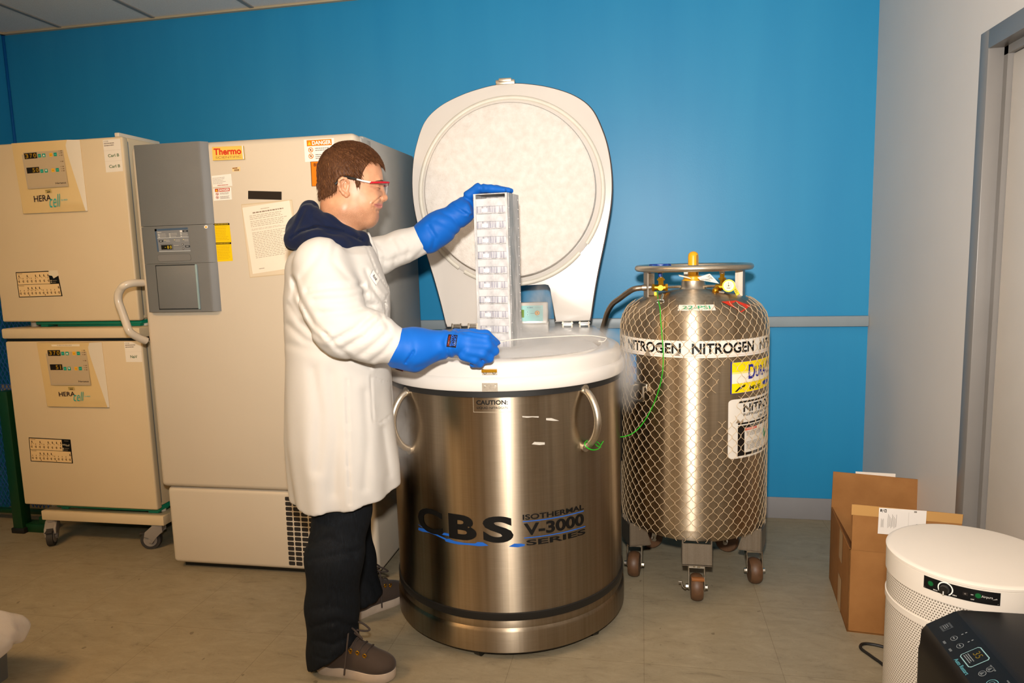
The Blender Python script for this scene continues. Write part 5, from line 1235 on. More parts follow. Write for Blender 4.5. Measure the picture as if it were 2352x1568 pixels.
base = k.ramp(f, [(.3, lin('bb8462')), (.7, lin('c99370'))])
st = k.noise(v, 1100, 2, .6); jaw = k.n('ShaderNodeMapRange'); jaw.inputs['From Min'].default_value = 1.605; jaw.inputs['From Max'].default_value = 1.565; k.l(g.outputs['Z'], jaw.inputs['Value'])
jl = k.n('ShaderNodeMapRange'); jl.inputs['From Min'].default_value = 1.505; jl.inputs['From Max'].default_value = 1.535; k.l(g.outputs['Z'], jl.inputs['Value'])
sb = k.math('MULTIPLY', k.math('MULTIPLY', jaw.outputs[0], jl.outputs[0]), k.ramp(st, [(.40, (.05, .05, .05, 1)), (.66, (.85, .85, .85, 1))]))
k.l(k.mix(sb, base, lin('7d5840')), k.b.inputs['Base Color']); k.set(Roughness=.45, Subsurface_Weight=.12, Subsurface_Radius=(.012, .005, .003), Subsurface_Scale=.6)
k.bump(k.noise(v, 300, 3), .08, .001); SKIN = k.m
k = N('lip'); k.set(Base_Color=lin('b87465'), Roughness=.4); LIP = k.m
def cloth(name, hexc, rough=.8, sheen=.2, bs=900, bst=.15, var=.04):
    k = N(name); c = lin(hexc); v = k.coord()
    k.l(k.ramp(k.noise(v, 14, 4), [(.3, tuple(x * (1 - var) for x in c[:3]) + (1,)), (.7, tuple(min(1, x * (1 + var)) for x in c[:3]) + (1,))]), k.b.inputs['Base Color'])
    k.set(Roughness=rough, Sheen_Weight=sheen, Specular_IOR_Level=.2); k.bump(k.noise(v, bs, 2), bst, .0008); return k.m
COAT = cloth('white_coat_cotton', 'c6c1ba', sheen=.05, var=.012); HOOD = cloth('navy_fleece', '101830', 1.0, .05); GLOVE = cloth('blue_nylon', '0459b2', .55, .05, bst=.06)
k = N('dark_denim'); v = k.coord((1, 1, .12)); k.l(k.ramp(k.noise(v, 260, 3, .7), [(.3, lin('0b0d10')), (.6, lin('12161b')), (.8, lin('1f252b'))]), k.b.inputs['Base Color']); k.set(Roughness=.85, Specular_IOR_Level=.2); DENIM = k.m
SHOE = cloth('brown_grey_canvas', '43372f', .8, .1); SOLE = paint('off_white_rubber_sole', 'b9a795', .55, var=.06, scale=40)

# ---- projections used to lay folds on the cloth
def proj_grid(F):
    wx = PO[0] + EF[0] * F.X + EL[0] * F.Y; wy = PO[1] + EF[1] * F.X + EL[1] * F.Y; wz = F.Z - EYE
    cx = RW[0, 0] * wx + RW[1, 0] * wy + RW[2, 0] * wz; cyy = RW[0, 1] * wx + RW[1, 1] * wy + RW[2, 1] * wz; cz = RW[0, 2] * wx + RW[1, 2] * wy + RW[2, 2] * wz
    return CX + FPX * cx / cz, CY + FPX * cyy / cz
def folds(F, lst, mask):
    px, py = proj_grid(F)
    for pts, w, A in lst:
        d = None
        P = [np.array(p, float) for p in pts]
        for a, b in zip(P[:-1], P[1:]):
            e = b - a; t = np.clip(((px - a[0]) * e[0] + (py - a[1]) * e[1]) / (e @ e), 0, 1); q = np.hypot(px - a[0] - e[0] * t, py - a[1] - e[1] * t); d = q if d is None else np.minimum(d, q)
        A = A * (.75 if w > 3.5 else .95); F.d = F.d + (mask * (A * np.exp(-(d / (.8 * w)) ** 2) - .38 * A * np.exp(-((d - 2.0 * w) / (1.1 * w)) ** 2))).astype(np.float32)

def sd_poly(x, y, poly):
    P = np.array(poly); d = np.full(x.shape, 9., np.float32); s_ = np.zeros(x.shape, bool); n = len(P)
    for i in range(n):
        a, b = P[i], P[(i + 1) % n]; e = b - a; wx, wy = x - a[0], y - a[1]; t = np.clip((wx * e[0] + wy * e[1]) / (e @ e), 0, 1)
        d = np.minimum(d, np.hypot(wx - e[0] * t, wy - e[1] * t)); c = ((a[1] <= y) != (b[1] <= y)); s_ ^= c & (x < (e[0] * (y - a[1]) / (e[1] if abs(e[1]) > 1e-9 else 1e-9) + a[0]))
    return np.where(s_, -d, d)
# ---- head, neck and upper body: one skin surface
F_ = Field((-.075, -.108, 1.41), (.215, .108, 1.815), .0018)
F_.u(F_.ell((.078, 0, 1.702), (.104, .076, .098)), .0); F_.u(F_.ell((.108, 0, 1.635), (.072, .0605, .100)), .03)
for sg in (-1, 1):
    F_.u(F_.cap((.050, sg * .042, 1.585), (.126, sg * .022, 1.554), .032, .0215), .035); F_.u(F_.ell((.080, sg * .040, 1.605), (.045, .0225, .045)), .03); F_.u(F_.ell((.128, sg * .036, 1.613), (.032, .024, .03)), .018)
F_.u(F_.ell((.131, 0, 1.556), (.029, .029, .0235)), .016); F_.u(F_.ell((.085, 0, 1.543), (.052, .04, .024)), .03)
F_.u(F_.cap((.030, 0, 1.60), (.022, 0, 1.40), .060, .066), .03)
F_.u(F_.cap((.166, -.038, 1.676), (.166, .038, 1.676), .011), .012)
for sg in (-1, 1): F_.cut(F_.ell((.178, sg * .033, 1.655), (.017, .019, .0105)), .012)
for sg in (-1, 1): F_.u(F_.ell((.1605, sg * .033, 1.6555), (.0125, .0150, .0105)), .004); F_.cut(F_.chain([(.158, sg * .0485, 1.6515), (.171, sg * .040, 1.6505), (.175, sg * .030, 1.6505), (.173, sg * .021, 1.652)], [.0014] * 4, 0), .002)
F_.u(F_.cap((.176, 0, 1.664), (.1845, 0, 1.624), .0075, .0115), .009); F_.u(F_.ell((.184, 0, 1.621), (.0125, .0125, .0105)), .006)
for sg in (-1, 1): F_.u(F_.ell((.1755, sg * .0115, 1.6185), (.0115, .0085, .0085)), .005); F_.cut(F_.ell((.181, sg * .0065, 1.6105), (.005, .0035, .004)), .002)
F_.u(F_.cap((.150, 0, 1.585), (.155, 0, 1.60), .020), .014)
F_.u(F_.chain([(.146, -.025, 1.594), (.1655, -.010, 1.5985), (.1675, 0, 1.5975), (.1655, .010, 1.5985), (.146, .025, 1.594)], [.004, .0062, .0062, .0062, .004], .004), .004)
F_.u(F_.chain([(.148, -.020, 1.587), (.1635, -.007, 1.583), (.1635, .007, 1.583), (.148, .020, 1.587)], [.004, .0068, .0068, .004], .004), .004)
F_.cut(F_.chain([(.137, -.036, 1.598), (.153, -.026, 1.5925), (.172, 0, 1.5905), (.153, .026, 1.5925), (.137, .036, 1.598)], [.0026, .0024, .0020, .0024, .0026], 0), .003)
F_.cut(F_.cap((.174, -.008, 1.573), (.174, .008, 1.573), .008), .012)
for sg in (-1, 1): F_.cut(F_.chain([(.171, sg * .021, 1.620), (.152, sg * .0375, 1.607), (.137, sg * .044, 1.590)], [.003, .0032, .0016], 0), .007); F_.u(F_.ell((.140, sg * .040, 1.621), (.022, .016, .017)), .012)
folds(F_, [(((875, 473.5), (868, 473), (861, 470), (856.5, 467)), 1.6, .0030), (((874, 452), (866, 459), (859, 465), (856, 468)), 2.0, .0020), (((873, 482), (867, 483.5)), 2.4, .003), (((855, 470), (854, 478)), 2.2, .0010)], (F_.Y < .004) * 1.0)
# ears
for sg in (-1, 1):
    y = sg * .0735; tilt = .010
    hel = [(.060, y, 1.648), (.067, y + sg * .004, 1.657), (.067, y + sg * .010, 1.668), (.060, y + sg * .015, 1.678), (.049, y + sg * .018, 1.680), (.039, y + sg * .018, 1.672), (.036, y + sg * .016, 1.658), (.040, y + sg * .012, 1.643), (.049, y + sg * .008, 1.631), (.058, y + sg * .004, 1.6245), (.063, y + sg * .001, 1.629), (.063, y, 1.640)]
    F_.u(F_.chain(hel, [.0035, .0032, .0035, .0042, .0046, .0046, .0044, .0042, .0055, .0065, .0055, .0035], .003), .004)
    F_.u(F_.ell((.053, y + sg * .004, 1.653), (.016, .006, .026)), .004); F_.cut(F_.ell((.056, y + sg * .0125, 1.653), (.008, .007, .014)), .003); F_.cut(F_.ell((.047, y + sg * .019, 1.668), (.010, .004, .006)), .002); F_.u(F_.chain([(.056, y + sg * .014, 1.672), (.047, y + sg * .013, 1.662), (.047, y + sg * .010, 1.650), (.054, y + sg * .007, 1.642)], [.0028, .0030, .0030, .0026], 0), .002); F_.u(F_.cap((.063, y + sg * .005, 1.646), (.064, y + sg * .005, 1.652), .0035), .003)
V, Fc = F_.smooth_mesh(1)
body = soft_obj('body', toW(V), Fc, SKIN, man)
lipm = body.data; lipm.materials.append(LIP)
cen = np.array([V[q].mean(0) for q in Fc]); cm = cen * (1, 1, 1); cm[:, 1] = -np.abs(cm[:, 1]); cw_ = (toW(cm) - O3) @ RW; lpx = CX + FPX * cw_[:, 0] / cw_[:, 2]; lpy = CY + FPX * cw_[:, 1] / cw_[:, 2]
lip_poly = [(858, 468.5), (863, 468), (868, 466.5), (872, 466.5), (880, 468), (880, 478.5), (873, 479), (868, 478), (862, 474.5)]
isl = (sd_poly(lpx.astype(np.float32), lpy.astype(np.float32), lip_poly) < 0) & (cen[:, 0] > .12)
lipm.polygons.foreach_set('material_index', isl.astype(np.int32))
k = N('eye'); k.set(Base_Color=lin('e6ddd4'), Roughness=.15); EYE_W = k.m; k = N('iris'); k.set(Base_Color=lin('33241a'), Roughness=.1); IRIS = k.m
for sg in (-1, 1):
    c = P3(.1565, sg * .033, 1.6530); d_ = norm(EF * .97 + np.array([0, 0, -.25])); m = MB().ball(c, .0125, 0, 20, 14); e = m.build('eye', [EYE_W], body); MB().ball(c + d_ * .0075, .0058, 0, 16, 10).build('iris', IRIS, e)
bvb = bvh_of(toW(V), Fc); BROW = paint('brown_brow', '4a3020', .8)
def skin_at(l, z, off):
    h = bvb.ray_cast(Vector(P3(.32, l, z)), Vector(-EF)); return np.array(h[0]) + np.array(h[1]) * off * (1 if np.array(h[1]).dot(EF) > 0 else -1)
for sg in (-1, 1):
    MB().tube([skin_at(sg * l, z, .0008) for l, z in ((.016, 1.6705), (.024, 1.674), (.034, 1.6765), (.044, 1.6765), (.052, 1.673), (.057, 1.669))], [.0016, .0032, .0036, .0034, .0026, .001], 8, flat=.8).build('eyebrow', BROW, body)
    MB().tube([skin_at(sg * l, z, .0003) for l, z in ((.022, 1.6525), (.030, 1.651), (.038, 1.651), (.046, 1.653))], [.0006, .0012, .0014, .0010], 6).build('eyelashes', BROW, body)

# ---- hair: close cap with a cut outline plus fine strands
HC = np.array([.0790, 0, 1.704]); HR = np.array([.1120, .0855, .1065])
_hl = [(887, 387, -.01), (875, 375, -.03), (864, 371, -.04), (851, 371, -.055), (841, 380, -.066), (833, 395, -.074), (828, 412, -.078), (826, 427, -.078), (819, 431, -.078), (815, 412, -.078), (811, 405, -.080), (797, 402, -.08), (781, 404, -.08), (774, 412, -.08), (774, 428, -.078), (771, 440, -.07), (762, 451, -.055), (745, 457, -.02)]
line = [(-.20, 1.95), (.30, 1.95), (.30, B(887, 387, -.01)[2])] + [(B(*q)[0], B(*q)[2]) for q in _hl] + [(-.20, 1.612)]
F_ = Field((-.06, -.105, 1.59), (.21, .105, 1.83), .0026)
sh = F_.ell(HC, HR); back = F_.cap((.033, 0, 1.66), (.025, 0, 1.60), .066, .058)
sh = smin(sh, back, .02); az = np.arctan2(F_.Y, F_.X - .03)
sh = sh + .0012 * np.sin(az * 46 + 9 * np.sin(F_.Z * 60)) + .0008 * np.sin(az * 83 + F_.Z * 90)
pl = sd_poly(F_.X, F_.Z + .003 * np.sin(F_.Y * 150), line)
F_.u(smax(sh, pl, .006), 0)
V, Fc = F_.smooth_mesh(1)
k = N('brown_hair'); c = k.n('ShaderNodeTexCoord'); v = k.coord((1, 1, .25)); f = k.noise(v, 260, 3, .7, .3); f2 = k.noise(k.coord(), 20, 2)
k.l(k.ramp(f, [(.3, lin('3a2212')), (.55, lin('593720')), (.75, lin('7c5430'))]), k.b.inputs['Base Color']); k.set(Roughness=.6, Specular_IOR_Level=.22); k.bump(f, .35, .002); HAIR = k.m
m = MB(); Wv = toW(V); m.v = [tuple(p) for p in Wv]; m.f = [tuple(q) for q in Fc.tolist()]; m.m = [0] * len(Fc); m.s = [True] * len(Fc)
hr = random.Random(4); crown = np.array([.015, 0, 1.80])
def ell_proj(p, s=1.0): q = (p - HC) / HR; return HC + (q / np.linalg.norm(q)) * HR * s
cand = V[np.array(hr.sample(range(len(V)), 5200))]
for p in cand:
    q = (p - HC) / HR
    if np.linalg.norm(q) < .93 and p[2] > 1.67: continue
    low = p[2] < 1.675
    d = p - crown; nrm = norm((p - HC) / HR ** 2) if not low else norm(np.array([p[0] - .028, p[1], 0])); d = d - nrm * d.dot(nrm); d = norm(d) if np.linalg.norm(d) > 1e-6 else np.array([1., 0, 0])
    if p[2] > 1.74: d = norm(d + np.array([.5, 0, 0])); d = norm(d - nrm * d.dot(nrm))
    if low: d = np.array([-.1, 0, -1.])
    L = hr.uniform(.014, .030) * (.4 if p[2] < 1.68 else 1); pts = []; cur = p.copy()
    for s_ in range(4):
        pts.append(cur + nrm * (.0006 + .0009 * s_)); cur = cur + d * L / 3 + np.array([0, 0, -.0006 * s_]) + np.array([hr.uniform(-1, 1), hr.uniform(-1, 1), hr.uniform(-1, 1)]) * .0006
        if not low: cur = ell_proj(cur, max(1.0, np.linalg.norm((p - HC) / HR)))
    if pts[-1][0] > .12 and pts[-1][2] < np.interp(pts[-1][0], [.12, .15, .19], [1.712, 1.724, 1.708]): continue
    if pts[-1][2] < 1.609: continue
    if .03 < pts[-1][0] < .082 and pts[-1][2] < 1.69: continue
    m.tube(toW(np.array(pts)), [.0009, .0008, .0006, .0002], 3)
m.build('hair', HAIR, man)

# ---- lab coat: torso, skirt and both sleeves in one piece
SH_N = B(737, 606, -.185); EL_N = B(786, 752, -.265); CU_N = B(918, 797, -.275)
SH_F = np.array([.01, .185, 1.415]); EB_F = B(868, 588, .23); CU_F = B(979, 546, .21)
F_ = Field((-.30, -.42, .50), (.46, .36, 1.56), .0062)
sil = [(656, 657), (658, 746), (660, 898), (662, 1010), (679, 1143)]
zs_ = np.array([.50, .60, .70, .80, .955, 1.08, 1.19, 1.30, 1.38, 1.43, 1.455, 1.47, 1.49])
bk = np.array([-.178, -.186, -.192, -.195, -.186, -.176, -.172, -.168, -.155, -.135, -.115, -.09, -.06])
fr = np.array([.180, .190, .192, .184, .176, .178, .181, .186, .166, .148, .136, .122, .10])
hw = np.array([.246, .244, .238, .230, .220, .214, .212, .216, .210, .182, .130, .07, .02])
zz = F_.Z.ravel(); b_ = np.interp(zz, zs_, bk).reshape(F_.Z.shape); f_ = np.interp(zz, zs_, fr).reshape(F_.Z.shape); h_ = np.interp(zz, zs_, hw).reshape(F_.Z.shape)
cx_ = (b_ + f_) / 2; ax_ = (f_ - b_) / 2
tors = ((np.abs((F_.X - cx_) / ax_) ** 2.25 + np.abs(F_.Y / h_) ** 2.25) ** (1 / 2.25) - 1) * np.minimum(ax_, h_)
ang_ = np.arctan2(F_.Y / h_, (F_.X - cx_) / ax_); dn = np.clip((1.05 - F_.Z) / .45, 0, 1)
tors = tors + dn * (.006 * np.sin(ang_ * 7 + 1.0) + .004 * np.sin(ang_ * 12 + 2.0 + 3 * F_.Z))
F_.u(tors.astype(np.float32), 0)
F_.u(F_.ell((-.02, 0, 1.395), (.13, .215, .075)), .03)
sl = F_.chain([SH_N, SH_N * .45 + EL_N * .55 + (-.004, -.008, 0), EL_N], [.084, .092, .092], .02); F_.u(sl, .035)
fo = F_.chain([EL_N, EL_N * .55 + CU_N * .45, CU_N], [.090, .082, .0565], .02); F_.d = smin(F_.d, fo, .012)
fs = F_.chain([SH_F, SH_F * .5 + EB_F * .5, EB_F, EB_F * .5 + CU_F * .5, CU_F], [.082, .074, .068, .062, .055], .02); F_.u(fs, .018)
# collar, lapel edge and front placket as raised cloth edges
F_.u(F_.chain([B(786, 553, -.115), B(810, 562, -.085), B(828, 576, -.05), B(846, 610, -.025)], [.012, .013, .011, .008], .005), .006)
F_.u(F_.chain([B(843, 539, .03), B(856, 575, .012), B(869, 622, .0), B(886, 660, -.005)], [.012, .014, .012, .009], .005), .005)
F_.u(F_.chain([(.178, -.012, 1.31), (.172, -.012, 1.18), (.170, -.012, .98), (.178, -.012, .80), (.184, -.012, .60)], [.009] * 5, .005), .008)
near = (1 / (1 + np.exp((F_.Y - .02) * 60))); far = 1 - near
folds(F_, [
    (((672, 640), (690, 690), (722, 746), (749, 768)), 5.5, .008), (((749, 768), (770, 796), (806, 822), (850, 842)), 5.5, .008),
    (((705, 668), (760, 660), (834, 655)), 6, .007), (((722, 690), (790, 688), (840, 676)), 7, .006), (((738, 720), (800, 716), (858, 700)), 7, .006),
    (((766, 782), (815, 755), (858, 718)), 6, .008), (((790, 800), (838, 772), (872, 738)), 6, .008), (((822, 818), (862, 790), (893, 760)), 6, .006), (((852, 830), (885, 806), (905, 780)), 5, .005),
    (((675, 650), (672, 690), (690, 722)), 6, .006), (((664, 700), (690, 742), (735, 778)), 7, .006), (((662, 745), (700, 780), (752, 800)), 8, .006), (((664, 790), (700, 800), (760, 812)), 9, .004),
    (((840, 620), (858, 665), (886, 700)), 5, .006), (((835, 690), (870, 715), (892, 750)), 6, .006), (((852, 655), (880, 690), (893, 730)), 4, .004),
    (((852, 862), (853, 920), (858, 966), (872, 973), (900, 950)), 2.2, .0035), (((852, 866), (898, 880)), 2.2, .003), (((849, 655), (858, 690), (890, 712)), 2.0, .003),
    (((836, 550), (851, 590), (866, 628), (884, 654), (893, 668)), 1.8, .005), (((890, 676), (882, 700), (887, 730)), 2, .004), (((783, 545), (800, 556), (818, 553)), 1.8, .004), (((796, 870), (799, 1000), (803, 1158)), 3, .004), (((720, 850), (735, 950), (728, 1080)), 12, .005), (((760, 860), (775, 1000), (765, 1130)), 14, .005), (((838, 900), (845, 1010), (838, 1120)), 10, .005), (((880, 985), (888, 1040), (895, 1090)), 7, .004),
    (((745, 555), (728, 590), (690, 640)), 8, .004), (((770, 560), (765, 600), (800, 640)), 8, .004)], near)
folds(F_, [(((868, 560), (885, 580), (880, 620)), 5, .006), (((900, 552), (914, 575), (905, 612)), 5, .006), (((925, 545), (940, 566), (934, 600)), 4, .005), (((850, 590), (890, 600), (940, 580)), 6, .005), (((900, 625), (945, 600), (975, 570)), 4, .004)], far)
# hem plane through the three hem points, and sleeve ends
hb, hn, hf = B(679, 1143, 0.0), B(790, 1166, -.20), B(920, 1092, 0.0)
A_ = np.array([[q[0], q[1], 1] for q in (hb, hn, hf)]); co = np.linalg.solve(A_, [hb[2], hn[2], hf[2]])
hem = co[0] * F_.X + co[1] * np.minimum(F_.Y, .05) + co[2] + .004 * np.sin(ang_ * 9)
body_only = 1
F_.d = smax(F_.d, hem - F_.Z, .004)
for a_, b2 in ((EL_N, CU_N), (EB_F, CU_F)):
    n_ = norm(b2 - a_); F_.d = np.maximum(F_.d, np.minimum(((F_.X - b2[0]) * n_[0] + (F_.Y - b2[1]) * n_[1] + (F_.Z - b2[2]) * n_[2]) - .004, .2) * ((F_.X - b2[0]) ** 2 + (F_.Y - b2[1]) ** 2 + (F_.Z - b2[2]) ** 2 < .12 ** 2) - 9 * ~((F_.X - b2[0]) ** 2 + (F_.Y - b2[1]) ** 2 + (F_.Z - b2[2]) ** 2 < .12 ** 2))
V, Fc = F_.smooth_mesh(1); Wc = toW(V)
coat = soft_obj('lab_coat', Wc, Fc, COAT, man)
def conform(bv, tl, tr, bl, br):                 # artwork laid on the cloth surface itself
    def fn(u, v, off):
        px = (1 - v) * ((1 - u) * bl[0] + u * br[0]) + v * ((1 - u) * tl[0] + u * tr[0]); py = (1 - v) * ((1 - u) * bl[1] + u * br[1]) + v * ((1 - u) * tl[1] + u * tr[1])
        d = norm(ray(px, py)); h = bv.ray_cast(Vector(O3), Vector(d))
        p = np.array(h[0]) if h[0] is not None else O3 + d * 2.2; n = np.array(h[1]) if h[0] is not None else -d
        if n.dot(d) > 0: n = -n
        return tuple(p + n * off)
    return fn
def grid_rect(s, u0, v0, u1, v1, hexc, layer, n=8):
    for j in range(n):
        for i in range(n): s.rect(u0 + (u1 - u0) * i / n, v0 + (v1 - v0) * j / n, u0 + (u1 - u0) * (i + 1) / n, v0 + (v1 - v0) * (j + 1) / n, hexc, layer)
bvc = bvh_of(Wc, Fc)
s = Sheet(conform(bvc, (856, 620), (872, 640), (849, 634), (863, 655)), base=.0012, step=.0006); grid_rect(s, -.02, -.03, 1.02, 1.03, '5a534c', 0, 6); grid_rect(s, 0, 0, 1, 1, 'e8e2da', 1, 6); s.text('Rock', .22, .28, .78, .68, '2b2622', 3, .02, .3); s.build('name_badge', coat)
m = MB()
for px, py in ((843, 536),):
    q = on_plane(px, py, P3(0, -.01, 0), EL); h = bvc.ray_cast(Vector(O3), Vector(norm(ray(px, py))))
    if h[0] is not None: m = MB(); m.ball(np.array(h[0]), .0045, seg=10, rings=6); m.build('snap_button', M['steel'], coat)

# ---- hooded sweatshirt: hood bunched round the neck
F_ = Field((-.24, -.21, 1.38), (.18, .21, 1.66), .0045)
F_.u(F_.chain([B(712, 482, 0), (-.065, -.055, 1.560), (-.010, -.090, 1.530), (.055, -.080, 1.490), B(830, 548, -.045), B(842, 566, -.005)], [.028, .034, .032, .028, .022, .015], .02), 0)
F_.u(F_.chain([B(712, 482, 0), (-.065, .055, 1.560), (-.010, .090, 1.530), (.055, .080, 1.490), (.105, .045, 1.455), (.125, .005, 1.43)], [.028, .034, .032, .028, .022, .015], .02), .01)
F_.u(F_.chain([B(672, 560, -.01), (-.115, -.075, 1.485), (-.05, -.125, 1.482), (.03, -.120, 1.462), B(818, 558, -.075)], [.022, .030, .030, .026, .014], .02), .012)
F_.u(F_.chain([B(672, 560, .01), (-.115, .075, 1.485), (-.05, .125, 1.482), (.03, .120, 1.462), (.09, .075, 1.44)], [.022, .030, .030, .026, .014], .02), .012)
F_.u(F_.chain([B(710, 478, 0), B(690, 520, 0), B(668, 557, 0)], [.020, .030, .014], .02), .02); F_.u(F_.ell((-.07, 0, 1.515), (.075, .10, .05)), .03)
F_.u(F_.ell((.03, 0, 1.44), (.10, .12, .045)), .03)
nm = 1 / (1 + np.exp((F_.Y - .02) * 80))
folds(F_, [(((668, 548), (690, 532), (730, 520), (790, 532), (832, 552)), 3.2, .008), (((700, 478), (688, 505), (672, 540)), 4, .006), (((722, 470), (716, 500), (740, 515)), 4, .005), (((742, 490), (772, 512), (815, 540)), 4, .004)], nm)
V, Fc = F_.smooth_mesh(1); hood = soft_obj('hood', toW(V), Fc, HOOD, man)

# ---- jeans
F_ = Field((-1.27, 1.93, .0), (-.80, 2.58, .80), .0068)
nl = [(-1.02, 2.17, .84), on_y(787, 1170, 2.145), on_y(768, 1280, 2.10), on_y(763, 1390, 2.10), on_y(766, 1490, 2.10) + (0, 0, -.01), np.array([-1.055, 2.10, .02])]
F_.u(F_.chain(nl, [.10, .094, .092, .086, .086, .092], .03), 0)
fl_ = [(-1.08, 2.33, .84), (-1.115, 2.37, .62), (-1.135, 2.43, .42), (-1.125, 2.455, .24), (-1.115, 2.465, .08), (-1.115, 2.47, .02)]
F_.u(F_.chain(fl_, [.115, .098, .086, .080, .084, .088], .03), .01)
F_.u(F_.ell((-1.04, 2.25, .84), (.12, .15, .10)), .03)
h1 = (F_.X - (-1.150)) * .62 + .006; h2 = (F_.X - (-1.20)) * .42 + .012
hem = np.where(F_.Y < 2.27, h1, h2); F_.d = smax(F_.d, hem - F_.Z, .004)
def pg(F):
    wx, wy, wz = F.X, F.Y, F.Z - EYE
    c = [RW[0, i] * wx + RW[1, i] * wy + RW[2, i] * wz for i in range(3)]; return CX + FPX * c[0] / c[2], CY + FPX * c[1] / c[2]
_old = proj_grid; proj_grid = pg
nm = 1 / (1 + np.exp((F_.Y - 2.20) * 60))
folds(F_, [(((708, 1250), (760, 1235), (815, 1275)), 7, .007), (((712, 1285), (770, 1275), (828, 1262)), 6, .006), (((715, 1240), (740, 1200), (800, 1180)), 8, .005), (((720, 1440), (770, 1425), (812, 1440)), 7, .006), (((722, 1470), (765, 1480), (800, 1462)), 6, .006), (((720, 1400), (760, 1392), (810, 1405)), 8, .004), (((783, 1180), (775, 1260), (762, 1380), (762, 1500)), 2.5, .003), (((722, 1505), (750, 1515), (775, 1505)), 4, .005)], nm)
folds(F_, [(((825, 1300), (850, 1330), (870, 1370)), 5, .005), (((822, 1360), (845, 1385), (860, 1410)), 5, .006), (((825, 1400), (855, 1400), (880, 1380)), 5, .005)], 1 - nm)
proj_grid = _old
V, Fc = F_.smooth_mesh(1); soft_obj('jeans', V, Fc, DENIM, man)

# ---- shoes
def shoe(heel, toe, name_y, laces=True):
    heel = np.array(heel + (0,), float); toe = np.array(toe + (0,), float); d = norm(toe - heel); s_ = np.array([-d[1], d[0], 0]); L = np.linalg.norm(toe - heel)
    S = lambda a, b, z: heel + d * a * L + s_ * b + np.array([0, 0, z])
    out = [(0, 0), (.02, .024), (.10, .034), (.3, .036), (.5, .041), (.68, .049), (.82, .047), (.93, .034), (.985, .015), (1.0, 0), (.985, -.018), (.93, -.036), (.82, -.046), (.68, -.046), (.5, -.038), (.3, -.034), (.10, -.034), (.02, -.024)]
    sp = spline([(a, b, 0) for a, b in out], 4, closed=True)
    so = MB(); rg = lambda z, e: [S(p[0] + (p[0] - .5) * e * .35, p[1] * (1 + e), z + .008 * max(0, p[0] - .75) ** 1.0) for p in sp]
    so.loft([rg(.0, -.03), rg(.006, .03), rg(.022, .05), rg(.032, .03), rg(.034, -.06)]); 
    lo = np.minimum(S(0, -.07, 0), S(1, .07, 0)) - .05; hi = np.maximum(S(0, .07, 0), S(1, -.07, 0)) + .05; lo[2] = .02; hi[2] = .20
    lo[0] = min(lo[0], S(0, .07, 0)[0] - .04, S(1, .07, 0)[0] - .04); hi[0] = max(hi[0], S(0, .07, 0)[0] + .04, S(1, .07, 0)[0] + .04); lo[1] = min(S(0, -.07, 0)[1], S(1, -.07, 0)[1], S(0, .07, 0)[1], S(1, .07, 0)[1]) - .03; hi[1] = max(S(0, -.07, 0)[1], S(1, -.07, 0)[1], S(0, .07, 0)[1], S(1, .07, 0)[1]) + .03
    F = Field(lo, hi, .004); Rm = np.stack([d, s_, np.array([0, 0, 1.])], 1)
    F.u(F.ell(S(.80, 0, .046), (.060, .048, .036), Rm), 0); F.u(F.ell(S(.58, 0, .055), (.075, .044, .045), Rm), .03); F.u(F.cap(S(.60, 0, .075), S(.34, 0, .125), .030, .034), .03); F.u(F.ell(S(.25, 0, .06), (.068, .037, .055), Rm), .03); F.u(F.cap(S(.20, 0, .06), S(.24, 0, .15), .036, .040), .03)
    F.cut(F.cap(S(.24, 0, .175), S(.24, 0, .14), .030), .008); F.d = smax(F.d, .028 - F.Z, .003)
    V, Fc = F.smooth_mesh(1); sh_ = soft_obj('shoe', V, Fc, SHOE, man); so.build('sole', SOLE, sh_)
    bv = bvh_of(V, Fc)
    def top(a, b): h = bv.ray_cast(Vector(S(a, b, .3)), Vector((0, 0, -1))); return np.array(h[0]) if h[0] is not None else S(a, b, .1)
    lm = paint('brown_lace', '3d322b', .8)
    lc = MB()
    for a in (.44, .52, .60, .68): lc.tube(spline([top(a, -.030) + (0, 0, .002), top(a + .02, -.010) + (0, 0, .004), top(a + .03, .012) + (0, 0, .004), top(a + .01, .030) + (0, 0, .002)], 5), .003, 6)
    K = top(.42, 0) + (0, 0, .006)
    for sg in (-1, 1): lc.tube(spline([K, K + d * .03 + s_ * sg * .022 + (0, 0, .014), K + d * .065 + s_ * sg * .03 - (0, 0, .012), K + d * .05 + s_ * sg * .018 - (0, 0, .014), K], 6), .0033, 6)
    lc.tube(spline([K, K + d * .02 + s_ * -.04, S(.46, -.058, .06), S(.45, -.062, .030)], 6), .003, 6); lc.build('laces', lm, sh_)
    for a in (.50, .59, .68):
        p = top(a, -.034); m = MB(); m.tube([p + d * .006 * math.cos(t) + (0, 0, .004 + .006 * math.sin(t)) - s_ * .002 for t in np.linspace(0, 2 * PI, 14, endpoint=False)], .0018, 6, closed=True); m.box(p - (.004, .003, .008), p + (.004, .003, .002), .001); m.build('lace_ring', M['brass'], sh_)
    return sh_
shoe((-1.115, 2.10), (-.832, 2.085), 0)
shoe((-1.15, 2.42), (-.995, 2.635), 1)

